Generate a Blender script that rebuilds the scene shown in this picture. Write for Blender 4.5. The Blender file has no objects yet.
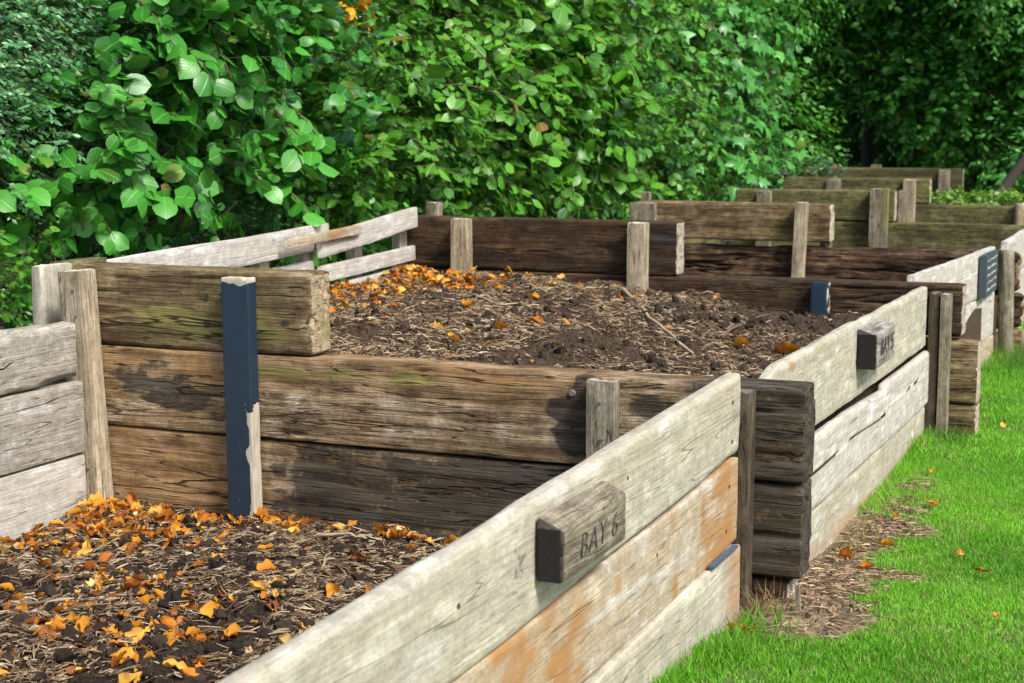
import bpy, math, random
import numpy as np
from mathutils import Vector, Matrix
C = bpy.context.scene.collection
rng = np.random.default_rng(7)
random.seed(7)
R = math.radians

# ------------------------------------------------------------------ noise
def _h(ix, iy, iz, s):
    n = (ix*374761393 + iy*668265263 + iz*2147483647 + s*1274126177) & 0xffffffff
    n = ((n ^ (n >> 13))*1274126177) & 0xffffffff
    n = ((n ^ (n >> 15))*2246822519) & 0xffffffff
    return ((n ^ (n >> 16)) & 0xffff)/32767.5 - 1.0
def vn(x, y, z=0.0, s=0):
    x, y, z = np.broadcast_arrays(np.asarray(x, float), np.asarray(y, float), np.asarray(z, float))
    ix, iy, iz = (np.floor(v).astype(np.int64) for v in (x, y, z))
    fx, fy, fz = x-ix, y-iy, z-iz
    fx, fy, fz = (t*t*(3-2*t) for t in (fx, fy, fz))
    r = 0
    for a in (0, 1):
        for b in (0, 1):
            for c in (0, 1):
                r = r + _h(ix+a, iy+b, iz+c, s)*(fx if a else 1-fx)*(fy if b else 1-fy)*(fz if c else 1-fz)
    return r
def fbm(x, y, z=0.0, s=0, o=4):
    r = 0; k = 1.0; t = 0
    x = np.asarray(x, float); y = np.asarray(y, float); z = np.asarray(z, float)
    for i in range(o):
        r = r + k*vn(x, y, z, s+i*17); t += k; k *= .5; x = x*2.03; y = y*2.03; z = z*2.03
    return r/t
def sst(a, b, x):
    t = np.clip((x-a)/(b-a), 0, 1); return t*t*(3-2*t)

# ------------------------------------------------------------------ tagging
def tag(o, label=None, cat=None, group=None, kind=None):
    if label: o['label'] = label
    if cat: o['category'] = cat
    if group: o['group'] = group
    if kind: o['kind'] = kind
    return o
def thing(name, label, cat, loc=(0, 0, 0), group=None):
    o = bpy.data.objects.new(name, None); C.objects.link(o); o.location = loc
    o.empty_display_size = .1
    return tag(o, label, cat, group)
WM = {}
def adopt(o, parent):
    if parent is not None:
        o.parent = parent
        o.matrix_parent_inverse = WM[parent.name].inverted() if parent.name in WM else Matrix.Translation(-parent.location)
def raw_mesh(name, V, loops, counts, col=None, uv=None, st=None, smooth=True):
    me = bpy.data.meshes.new(name)
    V = np.asarray(V, np.float32); loops = np.asarray(loops, np.int32); counts = np.asarray(counts, np.int32)
    me.vertices.add(len(V)); me.vertices.foreach_set('co', V.ravel())
    me.loops.add(len(loops)); me.loops.foreach_set('vertex_index', loops)
    me.polygons.add(len(counts))
    starts = np.concatenate([[0], np.cumsum(counts)[:-1]]).astype(np.int32)
    me.polygons.foreach_set('loop_start', starts)
    me.polygons.foreach_set('loop_total', counts)
    me.polygons.foreach_set('use_smooth', np.full(len(counts), smooth))
    for nm, arr in (('col', col), ('st', st)):
        if arr is not None:
            a = me.color_attributes.new(nm, 'FLOAT_COLOR', 'POINT')
            arr = np.asarray(arr, np.float32)
            if arr.shape[1] == 3: arr = np.concatenate([arr, np.ones((len(arr), 1), np.float32)], 1)
            a.data.foreach_set('color', arr.ravel())
    if uv is not None:
        u = me.uv_layers.new(name='UVMap')
        u.data.foreach_set('uv', np.asarray(uv, np.float32)[loops].ravel())
    me.update(calc_edges=True)
    me.validate()
    return me
def put(name, me, mat, parent=None, M=None):
    o = bpy.data.objects.new(name, me); C.objects.link(o)
    if mat: me.materials.append(mat)
    if M is not None: o.matrix_world = M; WM[o.name] = M.copy()
    if parent is not None: adopt(o, parent)
    return o

# ------------------------------------------------------------------ node helpers
class NT:
    def __init__(s, name):
        s.m = bpy.data.materials.new(name); s.m.use_nodes = True
        s.n = s.m.node_tree.nodes; s.l = s.m.node_tree.links; s.n.clear()
        s.out = s.n.new('ShaderNodeOutputMaterial')
    def new(s, t, ins=None, **kw):
        n = s.n.new(t)
        for k, v in kw.items(): setattr(n, k, v)
        for k, v in (ins or {}).items(): s.set(n.inputs[k], v)
        return n
    def set(s, sock, v):
        if isinstance(v, bpy.types.NodeSocket): s.l.new(v, sock)
        elif isinstance(v, (tuple, list)) and sock.type == 'RGBA' and len(v) == 3: sock.default_value = (*v, 1)
        else: sock.default_value = v
    def math(s, op, a, b=0.0, c=0.0, clamp=False):
        n = s.n.new('ShaderNodeMath'); n.operation = op; n.use_clamp = clamp
        s.set(n.inputs[0], a); s.set(n.inputs[1], b); s.set(n.inputs[2], c); return n.outputs[0]
    def mix(s, f, a, b, mode='MIX'):
        n = s.n.new('ShaderNodeMix'); n.data_type = 'RGBA'; n.blend_type = mode
        s.set(n.inputs[0], f); s.set(n.inputs[6], a); s.set(n.inputs[7], b); return n.outputs[2]
    def ramp(s, f, a, b, smooth=True):
        n = s.n.new('ShaderNodeMapRange'); n.interpolation_type = 'SMOOTHSTEP' if smooth else 'LINEAR'
        s.set(n.inputs[0], f); s.set(n.inputs[1], a); s.set(n.inputs[2], b); return n.outputs[0]
    def noise(s, vec, scale, detail=4, rough=.55, dist=0):
        n = s.n.new('ShaderNodeTexNoise'); s.set(n.inputs['Vector'], vec)
        s.set(n.inputs['Scale'], scale); n.inputs['Detail'].default_value = detail
        n.inputs['Roughness'].default_value = rough; n.inputs['Distortion'].default_value = dist; return n.outputs[0]
    def vmul(s, v, t):
        n = s.n.new('ShaderNodeVectorMath'); n.operation = 'MULTIPLY'; s.set(n.inputs[0], v); s.set(n.inputs[1], t); return n.outputs[0]
    def vadd(s, v, t):
        n = s.n.new('ShaderNodeVectorMath'); n.operation = 'ADD'; s.set(n.inputs[0], v); s.set(n.inputs[1], t); return n.outputs[0]

def wood(name, light, mid, dark, crackw=.012, bump=.6, alt=None, altamt=.5, rough=.85, paint=None, paintamt=.0, contrast=1.0, wander=.05, cdet=4, cxs=.8, fine=.6, endc=None, ckamt=.7, cramt=1.0, mott=.6):
    t = NT(name)
    tc = t.new('ShaderNodeTexCoord'); oi = t.new('ShaderNodeObjectInfo')
    off = t.new('ShaderNodeCombineXYZ', {0: t.math('MULTIPLY', oi.outputs['Random'], 37.0), 1: t.math('MULTIPLY', oi.outputs['Random'], 11.3), 2: t.math('MULTIPLY', oi.outputs['Random'], 7.7)})
    co0 = t.vadd(tc.outputs['Object'], off.outputs[0])
    # slow wander of the grain
    w = t.new('ShaderNodeTexNoise', {'Vector': t.vmul(co0, (1.1, 4, 4)), 'Scale': 1.0, 'Detail': 2.0})
    wv = t.vmul(t.vadd(w.outputs['Color'], (-.5, -.5, -.5)), (0.0, wander, wander))
    co = t.vadd(co0, wv)
    # knots bend the grain
    vo = t.new('ShaderNodeTexVoronoi', {'Vector': t.vmul(co0, (1.5, 4.5, 4.5)), 'Scale': 1.0, 'Randomness': 1.0})
    kd = vo.outputs['Distance']
    kn = t.ramp(kd, .26, .0)
    g1 = t.noise(t.vadd(t.vmul(co, (1.6, 26, 26)), t.vmul(t.new('ShaderNodeCombineXYZ', {0: kn, 1: kn, 2: kn}).outputs[0], (.0, 2.2, 2.2))), 1.0, 7, .62)
    g2 = t.noise(t.vmul(co, (5, 150, 150)), 1.0, 3, .6)
    bl = t.noise(t.vmul(co0, (2.2, 5, 5)), 1.0, 5, .6)
    bl2 = t.noise(t.vmul(co0, (5, 9, 9)), 1.3, 6, .65)
    cr = t.noise(t.vmul(co, (cxs, 12, 12)), 1.0, cdet, .5)
    cr = t.math('ABSOLUTE', t.math('SUBTRACT', cr, .5))
    cw = t.math('MULTIPLY', t.ramp(bl, .35, .7), crackw)
    crack = t.math('SUBTRACT', 1.0, t.ramp(cr, t.math('MULTIPLY', cw, .25), t.math('ADD', cw, .0015)), clamp=True)
    ck = t.noise(t.vmul(co, (9, 70, 70)), 1.0, 2, .5)     # short checks
    ck = t.ramp(ck, .61, .72)
    f = t.ramp(g1, .5-.22/contrast, .5+.22/contrast)
    col = t.mix(f, dark, mid)
    col = t.mix(t.ramp(bl2, .42, .68), col, t.mix(f, mid, light))
    if alt: col = t.mix(t.math('MULTIPLY', t.ramp(bl, .47, .66), altamt), col, t.mix(f, tuple(c*.6 for c in alt), alt))
    col = t.mix(t.math('MULTIPLY', t.ramp(g2, .60, .38), fine), col, dark)
    if paint:
        pm = t.math('ADD', t.math('MULTIPLY', g1, .55), t.math('MULTIPLY', bl2, .6))
        pm = t.ramp(pm, 1.0-paintamt-.12, 1.0-paintamt+.12)
        pm = t.math('MULTIPLY', pm, .0) if False else t.math('SUBTRACT', 1.0, pm)
        pc = t.mix(t.ramp(bl, .3, .7), tuple(c*.86 for c in paint), paint)
        col = t.mix(pm, col, pc)
    iso = t.noise(co0, 26, 8, .72); spk = t.noise(t.vmul(co0, (1, 1.8, 1.8)), 130, 3, .65)
    th = t.noise(t.vmul(co, (14, 240, 240)), 1.0, 3, .6)
    col = t.mix(t.math('MULTIPLY', t.ramp(th, .42, .34), fine), col, dark)
    col = t.mix(mott, col, t.mix(1.0, col, t.mix(t.ramp(iso, .34, .66), (.5, .46, .40), (1.18, 1.15, 1.1)), 'MULTIPLY'))
    col = t.mix(mott, col, t.mix(1.0, col, t.mix(t.ramp(spk, .36, .6), (.55, .52, .48), (1.08, 1.08, 1.08)), 'MULTIPLY'))
    at = t.new('ShaderNodeAttribute', attribute_name='st'); sp = t.new('ShaderNodeSeparateColor', {0: at.outputs['Color']})
    brk = t.math('MULTIPLY', t.math('SUBTRACT', t.math('ADD', t.math('MULTIPLY', g1, .6), t.math('MULTIPLY', bl2, .4)), .5), 1.3)
    brk2 = t.math('MULTIPLY', t.math('SUBTRACT', t.math('ADD', t.math('MULTIPLY', g1, .5), t.math('MULTIPLY', iso, .5)), .5), 3.2)
    def smask2(ch): return t.ramp(t.math('ADD', ch, t.math('MULTIPLY', brk2, t.math('MINIMUM', t.math('MULTIPLY', ch, 6.0), 1.0)), ), .34, .72)
    def smask(ch): return t.math('MULTIPLY', t.ramp(t.math('ADD', ch, t.math('MULTIPLY', brk, t.math('MINIMUM', t.math('MULTIPLY', ch, 6.0), 1.0))), .15, .95), t.ramp(t.math('ADD', t.math('MULTIPLY', g1, .7), t.math('MULTIPLY', bl2, .5)), .38, .62))
    sx = t.new('ShaderNodeSeparateXYZ', {0: t.vadd(tc.outputs['Object'], t.vmul(t.vadd(w.outputs['Color'], (-.5, -.5, -.5)), (0, .05, .05)))})
    rad_ = t.math('SQRT', t.math('ADD', t.math('POWER', t.math('ADD', sx.outputs[1], .02), 2.0), t.math('POWER', t.math('SUBTRACT', sx.outputs[2], .11), 2.0)))
    ring = t.math('MULTIPLY', t.math('SINE', t.math('MULTIPLY', rad_, 700.0)), .12)
    endn = t.math('ADD', t.noise(t.vmul(co0, (3, 30, 30)), 1.0, 5, .65), ring)
    col = t.mix(t.math('MULTIPLY', at.outputs['Alpha'], .75), col, t.mix(t.ramp(endn, .2, .6), mid, endc or light))
    col = t.mix(t.math('MULTIPLY', smask(sp.outputs[2]), .9), col, t.mix(g1, (.23, .10, .032), (.45, .24, .085)))
    col = t.mix(t.math('MULTIPLY', smask(sp.outputs[1]), .9), col, t.mix(g1, (.07, .075, .02), (.30, .27, .08)))
    col = t.mix(t.math('MULTIPLY', smask2(sp.outputs[0]), .86), col, t.mix(t.ramp(g1, .35, .68), (.008, .0075, .007), (.05, .045, .038)))
    if not paint or True:
        col = t.mix(t.math('MULTIPLY', t.math('MAXIMUM', t.math('MULTIPLY', crack, cramt), t.math('MULTIPLY', ck, ckamt)), .85), col, tuple(c*.22 for c in dark))
        kc = t.ramp(kd, .075, .03); col = t.mix(t.math('MULTIPLY', kc, .75), col, tuple(c*.4 for c in dark))
    hgt = t.math('ADD', t.math('MULTIPLY', g1, .6), t.math('MULTIPLY', g2, .3))
    hgt = t.math('SUBTRACT', hgt, t.math('MULTIPLY', crack, .8))
    hgt = t.math('SUBTRACT', hgt, t.math('MULTIPLY', ck, .4))
    bp = t.new('ShaderNodeBump', {'Height': hgt, 'Strength': bump, 'Distance': .012})
    b = t.new('ShaderNodeBsdfPrincipled', {'Base Color': col, 'Roughness': rough, 'Normal': bp.outputs[0]})
    b.inputs['Specular IOR Level'].default_value = .25
    t.l.new(b.outputs[0], t.out.inputs[0]); return t.m

M_old   = wood('weathered_sleeper_wood', (.64, .59, .48), (.47, .36, .21), (.12, .075, .04), .016, .9, alt=(.50, .32, .13), altamt=.7, contrast=1.7, endc=(.16, .13, .10))
M_brown = wood('brown_sleeper_wood', (.46, .38, .24), (.29, .21, .11), (.08, .05, .026), .013, .9, alt=(.21, .18, .07), altamt=.6, contrast=1.7, endc=(.62, .56, .43))
M_D1 = wood('mossy_brown_sleeper_wood', (.42, .35, .22), (.26, .19, .10), (.08, .05, .026), .013, .9, alt=(.24, .21, .08), altamt=.6, contrast=1.7, endc=(.44, .36, .23))
M_dark  = wood('dark_sleeper_wood', (.18, .12, .065), (.085, .052, .03), (.022, .014, .009), .013, .9, alt=(.15, .075, .035), altamt=.6, endc=(.62, .56, .43))
M_tar   = wood('blackened_sleeper_wood', (.13, .12, .10), (.07, .06, .05), (.016, .014, .012), .014, 1.0)
M_rot   = wood('rotten_sleeper_wood', (.30, .21, .13), (.12, .065, .035), (.02, .011, .007), .03, 1.0, contrast=1.5)
M_moss  = wood('mossy_sleeper_wood', (.30, .29, .15), (.19, .18, .075), (.06, .052, .025), .008, .6, alt=(.20, .22, .06), altamt=.8, endc=(.5,.46,.34))
M_pale  = wood('pale_board_wood', (.70, .68, .58), (.54, .51, .41), (.24, .21, .15), .004, .3, alt=(.52, .44, .27), altamt=.4, paint=(.74, .73, .65), mott=.32, ckamt=.16, cramt=.55, fine=.35, paintamt=.52, wander=.02, cdet=2, cxs=.4)
M_white = wood('whitewashed_board_wood', (.76, .74, .69), (.60, .57, .50), (.22, .19, .15), .006, .35, alt=(.62, .60, .54), altamt=.3, paint=(.84, .84, .83), mott=.32, ckamt=.16, cramt=.55, fine=.35, paintamt=.50, wander=.02, cdet=2, cxs=.4)
M_stainb= wood('rust_stained_board_wood', (.68, .62, .49), (.55, .46, .31), (.2, .13, .07), .005, .35, alt=(.46, .35, .20), altamt=.35, paint=(.70, .67, .58), paintamt=.5, fine=.35, mott=.35, ckamt=.2, cramt=.5, wander=.02, cdet=2, cxs=.4)
M_greyb = wood('grey_board_wood', (.56, .53, .47), (.42, .39, .33), (.14, .12, .09), .006, .5, alt=(.38, .31, .21), altamt=.5, paint=(.66, .65, .62), paintamt=.5, wander=.02, cdet=2, cxs=.4, fine=.4, ckamt=.3, cramt=.6, mott=.45)
M_post  = wood('post_wood', (.68, .62, .47), (.54, .47, .33), (.22, .17, .11), .006, .5, alt=(.44, .40, .25), altamt=.35, mott=.4)
M_post2 = wood('grey_post_wood', (.50, .46, .36), (.36, .33, .25), (.14, .12, .085), .008, .6, alt=(.18, .19, .09), altamt=.4)
M_dpost = wood('brown_post_wood', (.21, .175, .12), (.135, .105, .07), (.05, .038, .026), .006, .5)

def flat(name, c, rough=.6, bump=0, scale=40, var=.3):
    t = NT(name); tc = t.new('ShaderNodeTexCoord')
    n = t.noise(tc.outputs['Object'], scale, 5, .6)
    col = t.mix(n, tuple(x*(1-var) for x in c), tuple(min(1, x*(1+var)) for x in c))
    b = t.new('ShaderNodeBsdfPrincipled', {'Base Color': col, 'Roughness': rough})
    if bump:
        bp = t.new('ShaderNodeBump', {'Height': n, 'Strength': bump, 'Distance': .004}); t.l.new(bp.outputs[0], b.inputs['Normal'])
    t.l.new(b.outputs[0], t.out.inputs[0]); return t.m
def blue_paint():
    t = NT('chipped_blue_paint'); tc = t.new('ShaderNodeTexCoord'); co = tc.outputs['Object']
    at = t.new('ShaderNodeAttribute', attribute_name='st'); sp = t.new('ShaderNodeSeparateColor', {0: at.outputs['Color']})
    n = t.noise(co, 22, 6, .6); n2 = t.noise(t.vmul(co, (18, 60, 60)), 1, 4, .6); n3 = t.noise(co, 90, 3)
    chips = t.math('GREATER_THAN', t.math('ADD', t.math('MULTIPLY', n, .8), t.math('MULTIPLY', n3, .2)), .685)
    ed = t.math('GREATER_THAN', t.math('ADD', sp.outputs[0], t.math('MULTIPLY', t.math('SUBTRACT', n, .5), 1.6)), .5)
    m = t.math('MAXIMUM', chips, ed)
    bl = t.mix(n, (.006, .018, .034), (.014, .036, .062)); bl = t.mix(t.math('MULTIPLY', t.ramp(n3, .6, .8), .5), bl, (.05, .06, .065))
    wd = t.mix(n2, (.26, .21, .14), (.62, .57, .46))
    col = t.mix(m, bl, wd)
    bp = t.new('ShaderNodeBump', {'Height': t.math('SUBTRACT', t.math('MULTIPLY', n2, .3), m), 'Strength': .5, 'Distance': .002})
    b = t.new('ShaderNodeBsdfPrincipled', {'Base Color': col, 'Roughness': t.math('ADD', .5, t.math('MULTIPLY', m, .35)), 'Normal': bp.outputs[0]})
    t.l.new(b.outputs[0], t.out.inputs[0]); return t.m
M_blue = blue_paint()

def leafmat(name, a, b, rough=.42, trans=.35, tcol=None, veins=True, spec=.5):
    t = NT(name)
    at = t.new('ShaderNodeAttribute', attribute_name='col'); sp = t.new('ShaderNodeSeparateColor', {0: at.outputs['Color']})
    uv = t.new('ShaderNodeUVMap'); s = t.new('ShaderNodeSeparateXYZ', {0: uv.outputs[0]})
    col = t.mix(sp.outputs[0], a, b)
    col = t.mix(t.math('MULTIPLY', t.ramp(sp.outputs[1], .96, .995), .7), col, (.22, .30, .03))
    col = t.mix(t.math('MULTIPLY', t.ramp(sp.outputs[2], .9935, .996), .9), col, (.22, .09, .03))
    hgt = None
    nrm = None
    if veins:
        ax = t.math('ABSOLUTE', s.outputs[0])
        mid = t.ramp(ax, .045, .01)
        sv = t.math('SINE', t.math('MULTIPLY', t.math('SUBTRACT', s.outputs[1], t.math('MULTIPLY', ax, .8)), 44))
        sv = t.ramp(sv, .75, 1.0)
        v = t.math('MAXIMUM', mid, t.math('MULTIPLY', sv, .6))
        col = t.mix(t.math('MULTIPLY', v, .4), col, tuple(min(1, x*1.8+.03) for x in b))
        bp = t.new('ShaderNodeBump', {'Height': t.math('SUBTRACT', 1.0, v), 'Strength': .5, 'Distance': .002}); nrm = bp.outputs[0]
    bs = t.new('ShaderNodeBsdfPrincipled', {'Base Color': col, 'Roughness': rough})
    bs.inputs['Specular IOR Level'].default_value = spec
    if nrm: t.l.new(nrm, bs.inputs['Normal'])
    tr = t.new('ShaderNodeBsdfTranslucent', {'Color': t.mix(.65, col, tcol or (.16, .36, .03))})
    mx = t.new('ShaderNodeMixShader', {0: trans, 1: bs.outputs[0], 2: tr.outputs[0]})
    t.l.new(mx.outputs[0], t.out.inputs[0]); return t.m
M_hazel = leafmat('hazel_leaf', (.006, .075, .010), (.07, .32, .03), .36, .2)
M_privet = leafmat('privet_leaf', (.02, .10, .03), (.16, .40, .16), .34, .2, veins=False)
M_hedge = leafmat('hedge_leaf', (.005, .062, .007), (.11, .35, .02), .36, .24)
M_maple = leafmat('sycamore_leaf', (.010, .09, .015), (.10, .38, .06), .34, .25)
M_wood_l = leafmat('woodland_leaf', (.03, .16, .018), (.10, .36, .035), .45, .3, veins=False)
M_ivy = leafmat('ivy_leaf', (.02, .08, .03), (.05, .15, .05), .4, .2, veins=False)
M_weed = leafmat('weed_leaf', (.09, .24, .02), (.2, .38, .05), .5, .3, veins=False)
M_bark = flat('bark', (.06, .048, .035), .9, .6, 30, .4)
M_twig = flat('twig', (.10, .065, .035), .8, 0, 30, .3)
M_birch = flat('pale_bark', (.20, .18, .14), .85, .5, 8, .4)

# ------------------------------------------------------------------ beams (sleepers, boards, posts)
def beam_mesh(name, L, T, H, du=.03, dv=.012, rad=.008, crack=.004, rough=.0015, bend=.004, seed=0, erode=.0, endr=.004, taper=0, shape=None, stfn=None, M=None, rnd=False):
    """grain along local X; X in 0..L, Y in -T/2..T/2, Z in 0..H"""
    nu = max(2, int(L/du)); nv = max(3, int(H/dv)); nw = max(2, int(T/dv))
    us = np.linspace(0, 1, nu+1); vs = np.linspace(0, 1, nv+1); ws = np.linspace(0, 1, nw+1)
    Vs = []; F = []; base = 0
    def grid(A, B, fn, flip):
        nonlocal base
        a, b = np.meshgrid(A, B, indexing='ij')
        P = np.stack([c*np.ones_like(a) for c in fn(a, b)], -1).reshape(-1, 3)
        na, nb = len(A), len(B)
        i = np.arange(na-1)[:, None]*nb + np.arange(nb-1)[None]; i = i.ravel()
        q = np.stack([i, i+nb, i+nb+1, i+1], 1)
        if flip: q = q[:, ::-1]
        Vs.append(P); F.append(q+base); base += len(P)
    grid(us, vs, lambda a, b: (a, 0, b), False)
    grid(us, vs, lambda a, b: (a, 1, b), True)
    grid(us, ws, lambda a, b: (a, b, 1), False)
    grid(us, ws, lambda a, b: (a, b, 0), True)
    grid(ws, vs, lambda a, b: (0, a, b), True)
    grid(ws, vs, lambda a, b: (1, a, b), False)
    P = np.concatenate(Vs); F = np.concatenate(F)
    x, y, z = P[:, 0]*L, (P[:, 1]-.5)*T, P[:, 2]*H
    if rnd:   # round post: map square section to disc
        yy = y/(T/2); zz = (z-H/2)/(H/2)
        y2 = yy*np.sqrt(1-zz*zz/2); z2 = zz*np.sqrt(1-yy*yy/2)
        y = y2*T/2; z = z2*H/2+H/2
        ny, nz = y2, z2; nx = np.where(P[:, 0] <= 0, -1., np.where(P[:, 0] >= 1, 1., 0.))
    else:
        r = rad*(1+1.2*np.maximum(0, fbm(x*3, y*8, z*5, seed+5, 2)))
        r = np.minimum(r, min(T, H)*.45)
        cx, cy, cz = np.clip(x, r, L-r), np.clip(y, -T/2+r, T/2-r), np.clip(z, r, H-r)
        d = np.stack([x-cx, y-cy, z-cz], 1); ln = np.linalg.norm(d, axis=1); ln[ln == 0] = 1
        n = d/ln[:, None]
        x, y, z = cx+n[:, 0]*r, cy+n[:, 1]*r, cz+n[:, 2]*r
        nx, ny, nz = n.T
    s3 = seed*3.7
    wz = z+.03*fbm(x*1.2+s3, y*3, z*3, seed, 2)
    c = fbm(x*1.0+s3, y*8, wz*13, seed+1, 4)
    gate = sst(-.15, .3, fbm(x*1.5+s3, y*2, z*4, seed+9, 2))
    ridge = np.clip(1-np.abs(c)/.05, 0, 1)**1.5*gate
    f = fbm(x*3+s3, y*38, wz*38, seed+2, 3)
    dsp = -crack*ridge + rough*f
    er = erode*np.maximum(0, fbm(x*4+s3, y*5, z*8, seed+3, 4)+.05)*1.6
    edge = np.clip((np.abs(ny)+np.abs(nz)-1.05)/.3, 0, 1)
    dsp = dsp-er*(.35+edge)
    endm = (np.abs(nx) > .6)
    ed = endr*fbm(y*30+s3, z*30, P[:, 0]*9, seed+4, 4) - endr*2.5*np.clip(1-np.abs(fbm(y*14, z*9, s3, seed+6, 3))/.06, 0, 1)
    x = x+np.where(endm, nx*ed, nx*dsp); y = y+ny*dsp; z = z+nz*dsp
    y = y+bend*fbm(x*.9+s3, 1.3, 0, seed+7, 2); z = z+bend*fbm(x*.9, 4.3+s3, 0, seed+8, 2)
    if taper: k = 1-taper*x/L; y = y*k; z = (z-H/2)*k+H/2
    Q = np.stack([x, y, z], 1)
    if shape: Q = shape(Q, L, T, H)
    st = None
    if stfn is not None:
        W = Q if M is None else (Q @ np.array(M.to_3x3()).T + np.array(M.translation))
        st = stfn(W)
    if st is None: st = np.zeros((len(Q), 4))
    st = np.array(st, float); st[:, 3] = np.where((np.abs(nx) > .9), 1, 0)
    return raw_mesh(name, Q, F.ravel(), np.full(len(F), 4), st=st)
seedc = [11]
def beam(name, mat, parent, p0, p1, T, H, up=(0, 0, 1), **k):
    """p0,p1: bottom centre line ends (centre of thickness, z = bottom)"""
    p0 = Vector(p0); p1 = Vector(p1); X = (p1-p0); L = X.length; X.normalize()
    Z = Vector(up); Y = Z.cross(X).normalized(); Z = X.cross(Y)
    M = Matrix(((X.x, Y.x, Z.x, p0.x), (X.y, Y.y, Z.y, p0.y), (X.z, Y.z, Z.z, p0.z), (0, 0, 0, 1)))
    seedc[0] += 7; k.setdefault('seed', seedc[0])
    me = beam_mesh(name, L, T, H, M=M, **k)
    return put(name, me, mat, parent, M)
def post(name, mat, parent, x0, x1, y0, y1, z0, z1, lx=0, ly=0, **k):
    """upright: width x0..x1, depth y0..y1, foot z0 to top z1; lx, ly lean of the top"""
    # grain along local X (up); local Z -> world -X ... use up=(−1,0,0)
    H = x1-x0; T = y1-y0
    k.setdefault('du', .03); k.setdefault('dv', .012); k.setdefault('rad', .004); k.setdefault('crack', .0025); k.setdefault('rough', .0009); k.setdefault('bend', .003)
    return beam(name, mat, parent, (x0-lx*0, (y0+y1)/2, z0), (x0+lx, (y0+y1)/2+ly, z1), T, H, up=(1, 0, 0), **k)
def zeros(W): return np.zeros((len(W), 4))
def blob(W, ax, cx, cz, rx, rz, s=1):
    d = ((W[:, ax]-cx)/rx)**2+((W[:, 2]-cz)/rz)**2
    n = fbm(W[:, 0]*9, W[:, 1]*9+3, W[:, 2]*22, 71+s, 5)
    return np.clip((1.0-d+1.5*n)*.9, 0, 1)

# ------------------------------------------------------------------ cross walls
GW = 'timber sleeper walls dividing the compost bays'
fine = dict(du=.018, dv=.006, rad=.012, crack=.009, rough=.0028, erode=.005)
med = dict(du=.03, dv=.01, rad=.012, crack=.008, rough=.003, erode=.005)
far = dict(du=.05, dv=.016, rad=.014, crack=.006, rough=.003, erode=.004)
def sleeper(w, mat, x0, x1, y, z0, z1, T=.13, dz=0, q=med, **k):
    d = dict(q); d.update(k)
    return beam('sleeper', mat, w, (x0, y+T/2, z0), (x1, y+T/2, z0+dz), T, z1-z0, **d)

w1 = thing('sleeper_wall', 'nearest and largest timber sleeper wall, burnt black in patches, with a blue post in front', 'timber wall', (-2.0, 3.96, -.1), GW)
def st_D1(W):
    s = zeros(W); s[:, 1] = np.maximum(blob(W, 0, -2.75, .67, .5, .08, 1)*.8, blob(W, 0, -2.55, .66, .2, .06, 2)*.5)
    s[:, 0] = blob(W, 0, -2.68, .735, .018, .018, 3)*0
    for hx, hz in ((-2.70, .745), (-2.70, .665), (-2.42, .68)):
        s[:, 0] = np.maximum(s[:, 0], np.clip(1.6-(((W[:, 0]-hx)/.012)**2+((W[:, 2]-hz)/.012)**2), 0, 1))
    return s
def st_A1(W):
    s = zeros(W)
    s[:, 0] = np.maximum(blob(W, 0, -2.90, .48, .17, .075, 4), blob(W, 0, -2.82, .43, .14, .05, 24))*(.8+.5*fbm(W[:, 0]*30, 1, W[:, 2]*60, 6, 3))
    s[:, 0] = np.maximum(s[:, 0], np.clip(1.4*blob(W, 0, -1.49, .46, .09, .12, 5), 0, 1))
    s[:, 0] = np.maximum(s[:, 0], blob(W, 0, -1.25, .5, .14, .05, 6)*.8)
    s[:, 0] = np.maximum(s[:, 0], sst(-1.3, -1.05, W[:, 0])*(.92+.25*fbm(W[:, 0]*9, 0, W[:, 2]*12, 5, 3)))
    s[:, 1] = np.maximum(blob(W, 0, -2.1, .53, .5, .035, 7)*.75, blob(W, 0, -1.75, .36, .3, .03, 8)*.6)
    s[:, 2] = np.maximum(blob(W, 0, -1.65, .555, .3, .015, 9)*.6, sst(.43, .50, W[:, 2])*.45*sst(-1.2, -1.5, W[:, 0]))
    return s
def st_B1(W):
    s = zeros(W)
    s[:, 0] = np.maximum(blob(W, 0, -1.98, .235, .52, .085, 10), blob(W, 0, -2.3, .13, .35, .05, 11)*.9)
    s[:, 0] = np.maximum(s[:, 0], sst(-1.75, -1.15, W[:, 0])*(.92+.25*fbm(W[:, 0]*9, 3, W[:, 2]*12, 5, 3)))
    s[:, 0] = np.maximum(s[:, 0], sst(-2.46, -2.36, W[:, 0])*(.70+.4*fbm(W[:, 0]*3, 7, W[:, 2]*10, 15, 4)))
    s[:, 2] = np.maximum(sst(-2.55, -2.7, W[:, 0])*.5, blob(W, 0, -2.85, .12, .3, .04, 12)*.6, blob(W, 0, -2.95, .2, .15, .02, 13)*.5)
    s[:, 1] = blob(W, 0, -1.75, .17, .15, .04, 14)*.6
    return s
def st_dark(W):
    s = zeros(W); s[:, 0] = .35; return s
sleeper(w1, M_D1, -3.21, -2.335, 3.9, .582, .832, q=fine, stfn=st_D1, endr=.005, erode=.006, rad=.014)
A1 = sleeper(w1, M_old, -3.16, -.862, 3.9, .326, .578, dz=.004, q=fine, stfn=st_A1, crack=.013, endr=.005, erode=.002, rad=.007)
sleeper(w1, M_old, -3.16, -.866, 3.905, .07, .321, q=fine, stfn=st_B1, crack=.012, endr=.005, erode=.002, rad=.007)
sleeper(w1, M_dark, -3.16, -.90, 3.915, -.2, .064, q=fine)
PL = post('post', M_post, w1, -3.145, -3.055, 3.82, 3.895, -.05, .815, lx=-.05, dv=.008, du=.015)
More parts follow.
